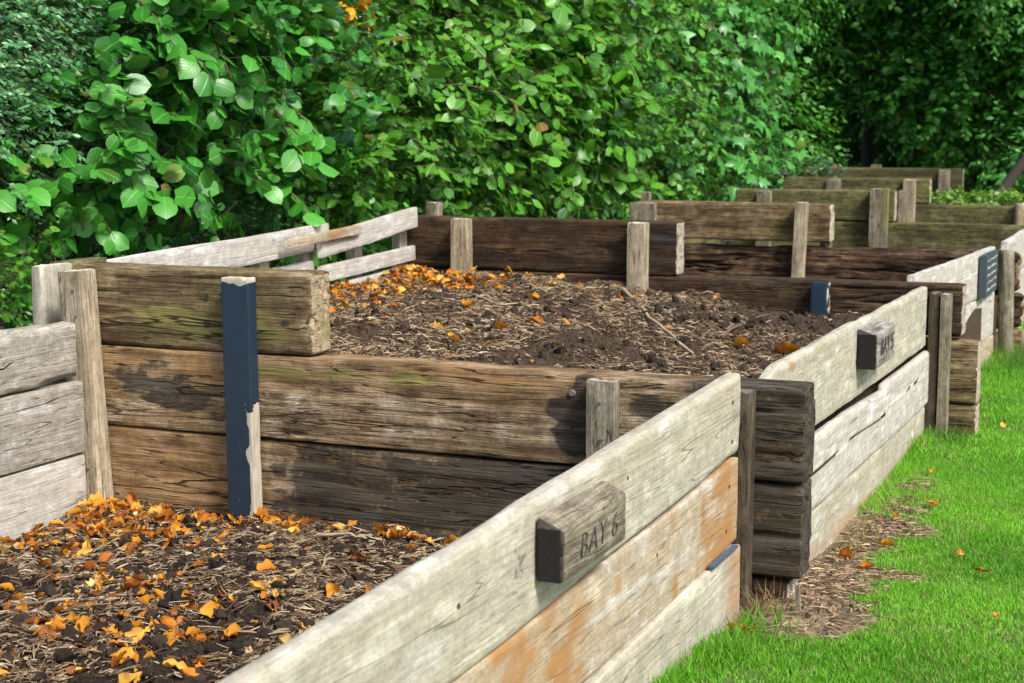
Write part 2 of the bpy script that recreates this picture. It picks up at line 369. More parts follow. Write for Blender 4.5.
def st_bluepost(W):
    s = zeros(W); x = W[:, 0]; z = W[:, 2]
    s[:, 0] = np.clip(sst(.792, .808, z+.012*fbm(x*40, z*5, 0, 5))*1.4, 0, 1)
    wv = .006+.016*np.clip(.45+fbm(z*14, 0, 0, 3, 4)*1.3, 0, 1.2)
    s[:, 0] = np.maximum(s[:, 0], 1.3*(x > -2.513-wv)*sst(.045, .06, z)*sst(.50, .36, z+.03*fbm(x*60, z*10, 0, 7, 2)))
    s[:, 0] = np.maximum(s[:, 0], .36*(x > -2.509))
    s[:, 0] = np.maximum(s[:, 0], sst(-2.515, -2.508, x)*.5)
    return s
b = post('blue_post', M_blue, w1, -2.60, -2.505, 3.845, 3.892, -.02, .815, lx=-.01, dv=.003, du=.006, stfn=st_bluepost, rad=.003)
b['label'] = 'dark blue painted post with peeled chips'
PR = post('post', M_post2, w1, -1.447, -1.365, 3.845, 3.893, .1, .578, dv=.008, du=.015)
b = post('post', M_dpost, w1, -1.032, -.99, 3.82, 3.89, -.08, .577, dv=.008, du=.015)
post('stake', M_post2, w1, -.862, -.850, 3.88, 3.89, -.1, .07, lx=-.012, rad=.002)
b = post('plank_end', M_pale, w1, -3.335, -3.295, 3.86, 4.02, .3, .825, rad=.006)
# burnt mark bolt heads
def disc(name, mat, parent, x, y, z, r, seed=0):
    a = np.linspace(0, 2*math.pi, 13)[:-1]
    V = [(x+math.cos(t)*r, y, z+math.sin(t)*r) for t in a]+[(x+math.cos(t)*r*.75, y-.006, z+math.sin(t)*r*.75) for t in a]
    F = [(i, (i+1) % 12, 12+(i+1) % 12, 12+i) for i in range(12)]+[tuple(range(12, 24))]
    me = bpy.data.meshes.new(name); me.from_pydata(V, [], F); me.update(); return put(name, me, mat, parent)
M_iron = flat('old_iron', (.16, .15, .14), .6, .3, 60)
disc('bolt', M_iron, A1, -1.507, 3.899, .53, .011)

for nx_, nz_ in ((-3.135, .76), (-3.125, .68), (-3.11, .45), (-3.10, .2), (-1.405, .52), (-1.4, .42)): disc('nail', M_iron, PL if nx_ < -2 else PR, nx_, 3.8185 if nx_ < -2 else 3.8435, nz_, .0045)
w2 = thing('sleeper_wall', 'second timber sleeper wall, dark brown, with two pale posts and a short blue post', 'timber wall', (-2.2, 7.1, -.1), GW)
sleeper(w2, M_dark, -3.66, -2.195, 7.05, .572, .832, endr=.004, stfn=lambda W: np.stack([blob(W, 0, -2.35, .7, .2, .2, 31)*.6, 0*W[:, 0], blob(W, 0, -3.0, .7, .3, .06, 32)*.25, 0*W[:, 0]], 1))
sleeper(w2, M_dark, -3.66, -.865, 7.05, .335, .568, q=fine, dz=.008, endr=.005)
sleeper(w2, M_brown, -3.66, -.79, 7.055, .045, .33, endr=.004)
sleeper(w2, M_brown, -3.66, -.79, 7.06, -.22, .04)
post('post', M_post, w2, -3.355, -3.265, 6.97, 7.045, .3, .83, dv=.01)
post('post', M_post, w2, -2.415, -2.33, 6.96, 7.045, .3, .83, dv=.01)
b = post('blue_post', M_blue, w2, -1.53, -1.452, 6.97, 7.045, .3, .575, dv=.008, stfn=lambda W: np.stack([sst(-1.46, -1.453, W[:, 0])*.45+.0*W[:, 0]]*4, 1))
b['label'] = 'short blue painted post in the soil'
post('post', M_dpost, w2, -1.0, -.955, 6.96, 7.045, -.15, .55)
post('post', M_post2, w2, -.948, -.905, 6.95, 7.04, -.15, .545)
post('post', M_post2, w2, -3.60, -3.53, 7.185, 7.25, .2, .90)

w3 = thing('sleeper_wall', 'third timber sleeper wall with a gap under its top beam and a rotten split beam below', 'timber wall', (-2.2, 10.05, -.1), GW)
sleeper(w3, M_brown, -3.40, -2.075, 10.0, .56, .81, endr=.004, stfn=lambda W: np.stack([0*W[:, 0], blob(W, 0, -2.3, .62, .4, .1, 33)*.6, 0*W[:, 0], 0*W[:, 0]], 1))
sleeper(w3, M_rot, -3.40, -.90, 10.0, .275, .525, q=fine, crack=.05, erode=.04, rough=.009, rad=.03, endr=.03)
sleeper(w3, M_rot, -3.40, -.87, 10.01, .05, .27, crack=.03, erode=.03, rough=.008, rad=.03, endr=.03)
sleeper(w3, M_old, -3.40, -.86, 10.0, -.25, .045)
post('post', M_post, w3, -2.31, -2.235, 9.91, 9.995, .2, .82, lx=.02, dv=.01)
post('post', M_post2, w3, -3.42, -3.25, 9.92, 9.993, .3, .80, dv=.015)
post('post', M_post2, w3, -3.46, -3.36, 10.14, 10.2, .2, .865)
post('post', M_post2, w3, -2.17, -2.1, 10.135, 10.2, .2, .56)

w4 = thing('sleeper_wall', 'fourth timber sleeper wall, mossy, with a broad green stained post in its middle', 'timber wall', (-2.2, 13.05, -.1), GW)
sleeper(w4, M_moss, -3.53, -2.17, 13.0, .545, .805, q=far)
sleeper(w4, M_moss, -3.53, -.88, 13.0, .29, .54, q=far)
sleeper(w4, M_moss, -3.53, -.88, 13.0, -.25, .285, q=far)
b = post('post', M_post2, w4, -2.36, -2.215, 12.9, 12.993, .15, .822, dv=.015, stfn=lambda W: np.stack([0*W[:, 0], sst(-2.3, -2.24, W[:, 0])*sst(.4, .6, W[:, 2])*.8, 0*W[:, 0], 0*W[:, 0]], 1))
post('post', M_post2, w4, -3.32, -3.2, 12.92, 12.993, .3, .79)
post('post', M_post2, w4, -2.168, -2.11, 13.135, 13.2, .15, .80)

w5 = thing('sleeper_wall', 'fifth timber sleeper wall, with moss along its top and weeds growing behind it', 'timber wall', (-2.2, 16.05, -.1), GW)
sleeper(w5, M_moss, -3.82, -2.325, 16.0, .575, .835, q=far, endr=.006)
sleeper(w5, M_moss, -3.82, -.95, 16.0, .31, .57, q=far)
sleeper(w5, M_moss, -3.82, -.95, 16.0, -.25, .305, q=far)
post('post', M_post, w5, -2.58, -2.46, 15.91, 15.993, .2, .825)
post('post', M_post2, w5, -3.36, -3.22, 15.92, 15.993, .3, .82)
post('post', M_post, w5, -1.5, -1.4, 15.92, 15.993, .2, .60, rnd=True)

w6 = thing('sleeper_wall', 'farthest timber sleeper wall, dark, in front of the trees', 'timber wall', (-2.2, 19.05, -.1), GW)
sleeper(w6, M_moss, -4.3, -2.385, 19.0, .6, .885, q=far, stfn=st_dark)
sleeper(w6, M_moss, -4.3, -1.2, 19.0, .31, .595, q=far)
sleeper(w6, M_moss, -4.3, -1.2, 19.0, -.25, .305, q=far)
post('post', M_post, w6, -2.66, -2.53, 18.91, 18.993, .2, .87)
post('post', M_post2, w6, -3.5, -3.38, 19.14, 19.21, .2, .92)
post('post', M_post2, w6, -4.05, -3.93, 19.14, 19.21, .2, .92)

# ------------------------------------------------------------------ front boards (outer face X=-1)
GF = 'pale plank fronts of the compost bays'
def fboard(w, mat, y0, y1, zb0, zt0, zb1, zt1, x=-1.0, T=.038, dx=0, **k):
    """plank along Y; shape() makes its top and bottom edges follow the given heights"""
    top = k.pop('prof', None)
    def shp(Q, L, TT, HH):
        u = Q[:, 0]/L; v = Q[:, 2]/HH
        lo = (zb1-zb0)*u; hi = (zt0-zb0)*(1-u)+(zt1-zb0)*u
        Q = Q.copy(); Q[:, 2] = lo+(hi-lo)*v
        if top: Q = top(Q, L)
        return Q
    k.setdefault('du', .02); k.setdefault('dv', .008); k.setdefault('rad', .005); k.setdefault('crack', .002); k.setdefault('rough', .0012); k.setdefault('erode', .002)
    return beam('board', mat, w, (x-T/2+dx, y0, zb0), (x-T/2, y1, zb0), T, .2, shape=shp, **k)
f6 = thing('front_board_wall', 'nearest pale plank front, rust stained, with the bay 6 block on it', 'plank wall', (-1.02, 2.4, -.05), GF)
def p6(Q, L):
    u = Q[:, 0]/L
    # end curls in and the upper corner stands up
    e = sst(.955, 1.0, u); h = Q[:, 2]/.21
    Q[:, 0] = Q[:, 0]-e*(1-h).clip(0, 1)**2*.045
    return Q
def st_f6a(W):
    s = zeros(W); s[:, 1] = blob(W, 1, 2.0, .56, 1.2, .02, 41)*.35; s[:, 0] = np.maximum(blob(W, 1, 3.6, .5, .2, .004, 42)*.4, blob(W, 1, 1.95, .5, .015, .025, 43)*.45)
    s[:, 0] = np.maximum(s[:, 0], blob(W, 1, 2.33, .505, .05, .07, 43)*.5)  # soft shade beside the BAY 6 block, painted dark into the board
    return s
def drips(W, s0=50):
    y = W[:, 1]; z = W[:, 2]
    n = fbm(y*9, z*1.2, 0, s0, 3); big = fbm(y*1.6, z*3, 0, s0+4, 3)
    return np.clip((n*.9+big*1.2)*1.6+.12, 0, 1)
def st_f6b(W):
    s = zeros(W); y = W[:, 1]
    s[:, 2] = 1.35*drips(W)*np.clip(.62+1.3*fbm(y*7, W[:, 2]*9, 0, 59, 4), 0, 1.1)
    s[:, 2] = np.maximum(s[:, 2], sst(3.5, 3.72, y)*.55)
    return s
def st_f6c(W):
    s = zeros(W); y = W[:, 1]
    s[:, 2] = np.maximum(drips(W, 60)*sst(.16, .02, W[:, 2])*.6, sst(3.5, 3.7, y)*.6)
    s[:, 0] = blob(W, 1, 3.0, .05, .15, .05, 61)*.45
    return s
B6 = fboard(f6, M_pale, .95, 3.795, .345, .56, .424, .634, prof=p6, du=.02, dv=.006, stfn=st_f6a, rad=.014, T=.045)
C6 = fboard(f6, M_stainb, .95, 3.77, .165, .342, .203, .421, dv=.006, stfn=st_f6b)
fboard(f6, M_pale, .95, 3.755, -.12, .160, -.12, .199, dv=.006, stfn=st_f6c, x=-.985)
def nail_x(w, x, y, z, r_=.005):
    a = [i*math.pi/4 for i in range(8)]; V = [(x+.0015, y+math.cos(t)*r_, z+math.sin(t)*r_) for t in a]+[(x-.006, y+math.cos(t)*r_, z+math.sin(t)*r_) for t in a]
    me = bpy.data.meshes.new('nail'); me.from_pydata(V, [], [tuple(range(8))]+[(i, i+8, (i+1) % 8+8, (i+1) % 8) for i in range(8)]); put('nail', me, M_rustn, w)
M_rustn = flat('rusty_nail', (.08, .04, .022), .8, .4, 80, .5)
for y, z in ((3.70, .57), (3.70, .47), (3.68, .36), (3.66, .25), (2.9, .54), (2.1, .5), (1.9, .42), (3.1, .33)): nail_x(B6 if z > .41 else C6, -1.0, y, z)
M_bstrip = flat('blue_grey_strip', (.05, .09, .14), .5, .3, 60)
me = bpy.data.meshes.new('paint_strip')
def boxmesh(name, x0, x1, y0, y1, z0, z1, bev=.002):
    import bmesh
    bm = bmesh.new(); bmesh.ops.create_cube(bm, size=1)
    for v in bm.verts: v.co = ((x0+x1)/2+v.co.x*(x1-x0), (y0+y1)/2+v.co.y*(y1-y0), (z0+z1)/2+v.co.z*(z1-z0))
    if bev: bmesh.ops.bevel(bm, geom=bm.edges[:], offset=bev, segments=2, affect='EDGES')
    me = bpy.data.meshes.new(name); bm.to_mesh(me); bm.free(); return me
put('metal_strip', boxmesh('metal_strip', -.996, -.978, 3.48, 3.70, .2, .207), M_bstrip, f6)

f5 = thing('front_board_wall', 'whitewashed plank front of the second bay, with the bay 5 block on it', 'plank wall', (-1.02, 5.5, -.1), GF)
def st_f5a(W):
    s = zeros(W); y = W[:, 1]
    s[:, 0] = np.maximum(blob(W, 1, 5.9, .56, .10, .03, 44)*.4, blob(W, 1, 6.8, .5, .08, .05, 45)*.35)
    s[:, 2] = blob(W, 1, 4.35, .57, .05, .02, 46)*.7
    return s
def p5(Q, L):
    u = Q[:, 0]/L; h = Q[:, 2]/.27
    Q[:, 2] = Q[:, 2]+.012*fbm(u*5, 0, 0, 9, 3)*(h > .8)
    e = sst(.06, 0, u); Q[:, 2] -= e*.03*(h > .5)
    return Q
fboard(f5, M_pale, 4.045, 6.93, .338, .600, .314, .590, stfn=st_f5a, prof=p5, rad=.008)
def p5b(Q, L):
    u = Q[:, 0]/L; h = Q[:, 2]/.25
    hi = (h > .5)
    Q[:, 2] -= hi*(sst(.5, .42, np.abs(u-.62)*3)*0 + .022*sst(.35, .6, u)*(u < .62) + .012)
    return Q
fboard(f5, M_white, 4.05, 7.0, .085, .330, .045, .300, stfn=lambda W: zeros(W), prof=p5b, x=-.99, rad=.012)
fboard(f5, M_pale, 4.05, 7.0, -.2, .078, -.22, .036, stfn=lambda W: np.stack([blob(W, 1, 5.5, -.08, 1.5, .03, 47)*.2, 0*W[:, 0], np.maximum(sst(0, -.1, W[:, 2])*.55, drips(W, 66)*.45), 0*W[:, 0]], 1))
f4 = thing('front_board_wall', 'white plank front of the third bay, with a small dark slate sign and a round post', 'plank wall', (-1.02, 8.4, -.1), GF)
fboard(f4, M_white, 7.19, 9.62, .33, .600, .325, .590, dv=.012, dx=-.10)
def p4(Q, L):
    u = Q[:, 0]/L; h = 1-Q[:, 2]/.2
    Q[:, 0] = Q[:, 0]+0*h; return Q
fboard(f4, M_white, 7.2, 9.66, .07, .332, .05, .318, dv=.012, dx=-.10)
fboard(f4, M_stainb, 7.2, 9.7, -.25, .062, -.25, .045, dv=.012, dx=-.10)
post('round_post', M_post2, f4, -.99+.02, -.90+.02, 9.66, 9.75, -.25, .565, rnd=True, lx=-.02, dv=.012)
f3 = thing('front_board_wall', 'far white plank front at the right edge, beyond the round post', 'plank wall', (-1.02, 11.5, -.1), GF)
fboard(f3, M_white, 10.15, 12.9, .33, .585, .33, .585, dv=.016, x=-.99)
fboard(f3, M_white, 10.15, 12.9, .06, .322, .06, .322, dv=.016, x=-.99)
fboard(f3, M_stainb, 10.15, 12.9, -.25, .055, -.25, .055, dv=.016, x=-.99)
f2 = thing('front_board_wall', 'grey plank front of the fifth bay, at the mossy wall', 'plank wall', (-1.02, 14.5, -.1), GF)
for a, b_ in ((-.25, .05), (.055, .31), (.315, .52)): fboard(f2, M_pale, 13.15, 15.9, a, b_, a, b_, dv=.02)

# ------------------------------------------------------------------ back walls
GB = 'plank backs of the compost bays'
k6 = thing('back_board_wall', 'stack of pale boards at the left edge with a rotten top board and a white bottom one', 'plank wall', (-3.12, 2.8, 0), GB)
def rot(Q, L):
    u = Q[:, 0]; h = Q[:, 2]/.19
    Q[:, 2] -= (h > .55)*np.maximum(0, fbm(u*5, Q[:, 1]*20, 0, 91, 4)+.15)*.06
    return Q
fboard(k6, M_greyb, 1.6, 3.80, .475, .675, .485, .668, x=-3.1, T=.09, dv=.008, prof=rot, erode=.03, crack=.016, rad=.02, stfn=lambda W: np.stack([np.clip(fbm(W[:, 1]*4, W[:, 2]*12, 0, 77, 3)*1.2, 0, .5)*sst(.6, .68, W[:, 2]), 0*W[:, 0], np.clip(fbm(W[:, 1]*5, W[:, 2]*10, 3, 78, 3)*2, 0, .8)*sst(.58, .66, W[:, 2]), 0*W[:, 0]], 1))
fboard(k6, M_greyb, 1.6, 3.81, .243, .470, .255, .480, x=-3.1, T=.05, dv=.01)
fboard(k6, M_white, 1.6, 3.81, -.05, .235, -.05, .245, x=-3.1, T=.05, dv=.01)
k5 = thing('back_board_wall', 'white slatted plank fence with gaps behind the middle heap, orange patch on its top slat', 'plank fence', (-3.62, 5.5, .1), GB)
def slat(w, mat, y0, z0, y1, z1, h, x=-3.6, T=.03, skew=0, **k):
    k.setdefault('du', .025); k.setdefault('dv', .01)
    return beam('board', mat, w, (x-T/2+skew*(7.03-y0), y0, z0), (x-T/2+skew*(7.03-y1), y1, z1), T, h, rad=.005, crack=.002, rough=.0015, erode=.003, bend=.01, **k)
slat(k5, M_white, 4.22, .69, 6.08, .735, .115, x=-3.6, skew=.075)
slat(k5, M_white, 5.92, .70, 7.03, .775, .105, x=-3.565, stfn=lambda W: np.stack([0*W[:, 0], 0*W[:, 0], blob(W, 1, 6.1, .79, .2, .035, 92)*.9, 0*W[:, 0]], 1), skew=.075)
slat(k5, M_stainb, 5.55, .765, 6.3, .785, .045, x=-3.54, T=.02, stfn=lambda W: np.stack([0*W[:, 0], 0*W[:, 0], blob(W, 1, 6.05, .8, .2, .03, 93)*.9, 0*W[:, 0]], 1), skew=.075)
slat(k5, M_white, 4.6, .585, 5.95, .61, .085, x=-3.61, skew=.075)
slat(k5, M_white, 5.95, .59, 7.03, .615, .075, x=-3.575, skew=.075)
slat(k5, M_white, 5.2, .46, 7.03, .505, .085, x=-3.59, skew=.075)
slat(k5, M_white, 4.1, .35, 7.03, .38, .10, x=-3.59, skew=.075)
slat(k5, M_moss, 4.05, .70, 4.30, .70, .125, x=-3.585, T=.06, skew=.075)
for y in (4.9, 5.48, 5.90, 6.42, 6.97):
    xx = -3.64+.075*(7.03-y); post('post', M_pale, k5, xx-.05, xx, y, y+.08, .1, .76)
k4 = thing('back_board_wall', 'pale plank back of the third bay, seen through the gap', 'plank fence', (-3.6, 8.5, .1), GB)
slat(k4, M_white, 7.25, .50, 9.95, .47, .12, x=-3.62); slat(k4, M_white, 7.25, .28, 9.95, .28, .16, x=-3.62)
for y in (7.4, 8.7, 9.8): post('post', M_pale, k4, -3.70, -3.655, y, y+.08, .0, .55)
k3 = thing('back_board_wall', 'plank back of the fourth bay, mossy, far left', 'plank fence', (-3.7, 11.5, .1), GB)
slat(k3, M_white, 10.2, .10, 12.9, .10, .15, x=-3.62, du=.05); slat(k3, M_moss, 10.2, .27, 12.9, .27, .15, x=-3.62, du=.05)
for y in (10.4, 12.7): post('post', M_pale, k3, -3.70, -3.655, y, y+.08, .0, .42)

# ------------------------------------------------------------------ signs
def text_mesh(name, s, size, mat, parent, M, extrude=.0012, shear=.2, off=0.0):
    cu = bpy.data.curves.new(name, 'FONT'); cu.body = s; cu.size = size; cu.extrude = extrude; cu.shear = shear
    cu.align_x = 'CENTER'; cu.align_y = 'CENTER'; cu.space_character = 1.1; cu.offset = off
    tmp = bpy.data.objects.new(name, cu); C.objects.link(tmp)
    bpy.context.view_layer.update()
    me = bpy.data.meshes.new_from_object(tmp.evaluated_get(bpy.context.evaluated_depsgraph_get()))
    bpy.data.objects.remove(tmp, do_unlink=True)
    me.name = name
    return put(name, me, mat, parent, M)
M_ink = flat('dark_carved_ink', (.055, .048, .04), .9, .3, 200, .6)
M_black = flat('black_end_wood', (.010, .009, .008), 1.0, .6, 60, .6)  # near-black facing for the near end of the sign blocks
M_chalk = flat('white_lettering', (.7, .7, .68), .8)
M_blk = wood('dark_block_wood', (.42, .37, .28), (.32, .285, .215), (.10, .085, .06), .006, .7, cramt=.3, ckamt=.2)
M_blk2 = wood('pale_block_wood', (.60, .58, .55), (.45, .43, .40), (.12, .10, .09), .006, .7, cramt=.3, ckamt=.2)
def facing_px(x, y, z, sx=1, sz=1):   # text reading along +Y seen from +X
    return Matrix(((0, 0, 1, x), (sx, 0, 0, y), (0, sz, 0, z), (0, 0, 0, 1)))
def block(name, label, mat, y0, y1, z0, z1, x0, x1, txt, size, narrow, tx, tz, inkoff):
    t = thing(name, label, 'sign', (x0, (y0+y1)/2, z0), 'wooden number blocks on the plank fronts')
    def shp(Q, L, T, H):
        Q = Q.copy(); h = Q[:, 2]/H
        # local +Y is toward -X : outer side has negative Y ; bevelled top
        Q[:, 2] -= .022*h*np.clip(.5-Q[:, 1]/T, 0, 1)
        return Q
    bo = beam('block', mat, t, ((x0+x1)/2, y0, z0), ((x0+x1)/2, y1, z0+.0), x1-x0, z1-z0, shape=shp, du=.012, dv=.008, rad=.004, crack=.003, rough=.001, bend=0,
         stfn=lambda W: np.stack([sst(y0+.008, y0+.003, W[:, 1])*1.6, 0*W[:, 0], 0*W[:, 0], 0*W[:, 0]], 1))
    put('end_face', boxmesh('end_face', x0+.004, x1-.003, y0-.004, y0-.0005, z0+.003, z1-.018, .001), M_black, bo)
    text_mesh('lettering', txt, size, M_ink, bo, facing_px(x1+.0015, tx, tz, narrow, 1.0), off=inkoff)
    return t
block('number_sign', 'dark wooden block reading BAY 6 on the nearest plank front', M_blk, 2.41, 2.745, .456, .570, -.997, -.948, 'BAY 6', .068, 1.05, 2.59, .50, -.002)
block('number_sign', 'pale wooden block reading BAY 5 on the second plank front', M_blk2, 5.30, 5.68, .435, .575, -.997, -.93, 'BAY 5', .085, 1.05, 5.50, .50, -.001)
sl = thing('slate_sign', 'small dark slate sign with rows of white handwriting beside the round post', 'sign', (-.99, 9.4, .35))
M_slate = flat('slate', (.045, .06, .08), .5, .1, 30, .2)
put('panel', boxmesh('panel', -1.02, -.98, 8.98, 9.56, .335, .572), M_slate, sl)
V = []; F = []
for r in range(5):   # unreadable handwriting: short strokes
    y = 9.03; z = .535-r*.042
    while y < 9.5:
        h = random.uniform(.010, .022); w = random.uniform(.012, .028); q = len(V)
        pts = [(y, z), (y+w*.3, z+h), (y+w*.6, z), (y+w, z+h*.7)]
        for a, b_ in zip(pts, pts[1:]):
            q = len(V); dx = .004
            V += [(-.9785, a[0]-dx, a[1]), (-.9785, a[0]+dx, a[1]), (-.9785, b_[0]+dx, b_[1]), (-.9785, b_[0]-dx, b_[1])]; F.append((q, q+1, q+2, q+3))
        y += w+(.03 if random.random() < .2 else .012)
me = bpy.data.meshes.new('lettering'); me.from_pydata(V, [], F); put('lettering', me, M_chalk, sl)

# ------------------------------------------------------------------ ground
def gz(x, y):
    z = .045-.045*sst(2.8, 3.9, y)-.1*sst(3.9, 4.9, y)-.02*sst(5, 12, y)
    return z+.012*fbm(x*1.5, y*1.5, 0, 21, 3)*sst(60, 20, y)
def bare(x, y):    # bare, trodden soil near the boards
    n = .24*fbm(x*4, y*4, 0, 23, 4)
    d = (x+1.0)
    a = sst(.20, .05, d+n-.12*np.exp(-((y-4.5)/.75)**2)-.13*np.exp(-((y-3.8)/.22)**2))
    a = a*sst(3.40, 3.6, y+n*.7)*sst(6.3, 5.2, y+n*3)
    return np.clip(a, 0, 1)
def ground_mat():
    t = NT('ground_soil_and_turf'); tc = t.new('ShaderNodeTexCoord'); co = tc.outputs['Object']
    at = t.new('ShaderNodeAttribute', attribute_name='st'); sp = t.new('ShaderNodeSeparateColor', {0: at.outputs['Color']})
    n = t.noise(co, 9, 6, .65); n2 = t.noise(co, 60, 5, .6); n3 = t.noise(co, 1.3, 3)
    soil = t.mix(n2, (.05, .03, .016), (.24, .165, .10)); soil = t.mix(t.ramp(n, .4, .65), soil, t.mix(n2, (.22, .15, .08), (.50, .38, .23)))
    turf = t.mix(n2, (.05, .08, .018), (.11, .19, .03))
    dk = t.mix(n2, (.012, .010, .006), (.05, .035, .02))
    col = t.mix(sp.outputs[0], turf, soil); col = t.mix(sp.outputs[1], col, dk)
    bp = t.new('ShaderNodeBump', {'Height': t.math('ADD', n, n2), 'Strength': .8, 'Distance': .02})
    b = t.new('ShaderNodeBsdfPrincipled', {'Base Color': col, 'Roughness': .95, 'Normal': bp.outputs[0]})
    t.l.new(b.outputs[0], t.out.inputs[0]); return t.m
xs = np.unique(np.concatenate([np.linspace(-300, -8, 12), np.linspace(-8, -1.2, 20), np.linspace(-1.2, .2, 60), np.linspace(.2, 6, 20), np.linspace(6, 300, 12)]))
ys = np.unique(np.concatenate([np.linspace(-300, 0, 8), np.linspace(0, 3, 12), np.linspace(3, 9, 180), np.linspace(9, 30, 50), np.linspace(30, 500, 12)]))
gx, gy = np.meshgrid(xs, ys, indexing='ij'); P = np.stack([gx, gy, gz(gx, gy)], -1).reshape(-1, 3)
bb = bare(P[:, 0], P[:, 1]); P[:, 2] += bb*.012*fbm(P[:, 0]*14, P[:, 1]*14, 0, 3, 3)
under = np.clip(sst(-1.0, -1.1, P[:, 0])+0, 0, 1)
i = (np.arange(len(xs)-1)[:, None]*len(ys)+np.arange(len(ys)-1)[None]).ravel()
Fq = np.stack([i, i+len(ys), i+len(ys)+1, i+1], 1)
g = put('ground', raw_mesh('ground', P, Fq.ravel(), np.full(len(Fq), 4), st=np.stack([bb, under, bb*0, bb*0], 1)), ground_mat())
tag(g, kind='structure')

# ------------------------------------------------------------------ scatter
class Acc:
    def __init__(s): s.V = []; s.L = []; s.N = []; s.Cc = []; s.U = []; s.n = 0
    def add(s, TV, TF, pos, Rm, scale, col, uv=None):
        """TV (n,3) template; pos (N,3); Rm (N,3,3) columns = local axes; scale (N,) or (N,3); col (N,3)"""
        N = len(pos)
        if N == 0: return
        TV = np.asarray(TV, float); n = len(TV)
        scale = np.asarray(scale, float)
        if scale.ndim == 1: scale = np.repeat(scale[:, None], 3, 1)
        W = np.einsum('nij,nkj->nki', Rm, TV[None]*scale[:, None, :])+pos[:, None, :]
        s.V.append(W.reshape(-1, 3))
        off = s.n+np.arange(N)*n
        fl = np.concatenate([np.asarray(f) for f in TF]); fc = np.array([len(f) for f in TF])
        s.L.append((off[:, None]+fl[None]).ravel()); s.N.append(np.tile(fc, N))
        s.Cc.append(np.repeat(col, n, 0)); s.U.append(np.tile((TV[:, :2] if uv is None else uv), (N, 1)))
        s.n += N*n
    def mesh(s, name, smooth=True):
        return raw_mesh(name, np.concatenate(s.V), np.concatenate(s.L), np.concatenate(s.N), col=np.concatenate(s.Cc), uv=np.concatenate(s.U), smooth=smooth)
def nrm(v): return v/np.maximum(np.linalg.norm(v, axis=-1, keepdims=True), 1e-9)
def frames(d, n):
    """local Y = d, local Z ~ n"""
    y = nrm(d); x = nrm(np.cross(y, n)); z = np.cross(x, y)
    return np.stack([x, y, z], -1)
def rv(n): return nrm(rng.normal(size=(n, 3)))

# leaf templates: lie in XY, base at origin, tip at y=1; +Z is the upper side
def leaf_t(w, fold=.12, droop=.15, shape='heart', rows=4):
    ts = np.linspace(0, 1, rows+1)
    V = []; 
    def wid(t):
        if shape == 'heart': return w*math.sin(math.pi*min(1, t*.80+.14))**.75*(1 if t < 1 else 0)
        return w*math.sin(math.pi*t**.9)**.85
    V.append((0, 0, 0))
    rowsi = []
    for t in ts[:-1] if shape == 'heart' else ts[1:-1]:
        ww = wid(t); yb = t-(.06 if t == 0 else 0)
        z = -droop*t*t
        i = len(V); V += [(-ww, yb, z-fold*ww+.03*math.sin(t*9)), (0, t, z), (ww, yb, z-fold*ww-.03*math.sin(t*8))]; rowsi.append(i)
    tip = len(V); V.append((0, 1, -droop))
    F = []
    if shape != 'heart': F += [(0, rowsi[0]+1, rowsi[0]), (0, rowsi[0]+2, rowsi[0]+1)]
    for a, b in zip(rowsi, rowsi[1:]): F += [(a, a+1, b+1, b), (a+1, a+2, b+2, b+1)]
    a = rowsi[-1]; F += [(a, a+1, tip), (a+1, a+2, tip)]
    return np.array(V), F
def maple_t(droop=.2):
    out = [(0, 0), (.28, -.05), (.62, .18), (.36, .30), (.72, .62), (.30, .60), (.20, .75), (0, 1.05), (-.20, .75), (-.30, .60), (-.72, .62), (-.36, .30), (-.62, .18), (-.28, -.05)]
    V = [(x, y, -droop*(x*x+y*y)*.6-.08*abs(x)) for x, y in out]+[(0, .35, .03)]
    n = len(out); return np.array(V), [(i, (i+1) % n, n) for i in range(n)]
T_heart = [leaf_t(.46, f, d) for f, d in ((.05, .1), (.25, .3), (.4, .1), (-.1, .35))]
T_oval = [leaf_t(.30, f, d, 'oval', 3) for f, d in ((.1, .15), (.35, .3), (-.05, .2))]
T_small = [(np.array([(0, 0, 0), (-.24, .5, -.06), (.24, .5, -.06), (0, 1, -.1), (0, .5, .02)]), [(0, 4, 1), (0, 2, 4), (1, 4, 3), (4, 2, 3)])]
T_maple = [maple_t(.1), maple_t(.5)]

def tube(V, F, pts, rad, sides=6):
    base = len(V); pts = [Vector(p) for p in pts]
    for i, p in enumerate(pts):
        d = (pts[min(i+1, len(pts)-1)]-pts[max(i-1, 0)]).normalized()
        a = d.orthogonal().normalized(); b = d.cross(a)
        for k in range(sides):
            t = 2*math.pi*k/sides; V.append(tuple(p+(a*math.cos(t)+b*math.sin(t))*rad[i]))
    for i in range(len(pts)-1):
        for k in range(sides):
            q = base+i*sides; F.append((q+k, q+(k+1) % sides, q+sides+(k+1) % sides, q+sides+k))
    F.append(tuple(base+(len(pts)-1)*sides+k for k in range(sides)))
def wander(p0, p1, n, amp, seed):
    r = random.Random(seed); p0 = Vector(p0); p1 = Vector(p1); out = []
    for i in range(n+1):
        t = i/n; out.append(p0.lerp(p1, t)+Vector((r.uniform(-1, 1), r.uniform(-1, 1), r.uniform(-.5, .5)))*amp*(1 if 0 < i else 0))
    return out

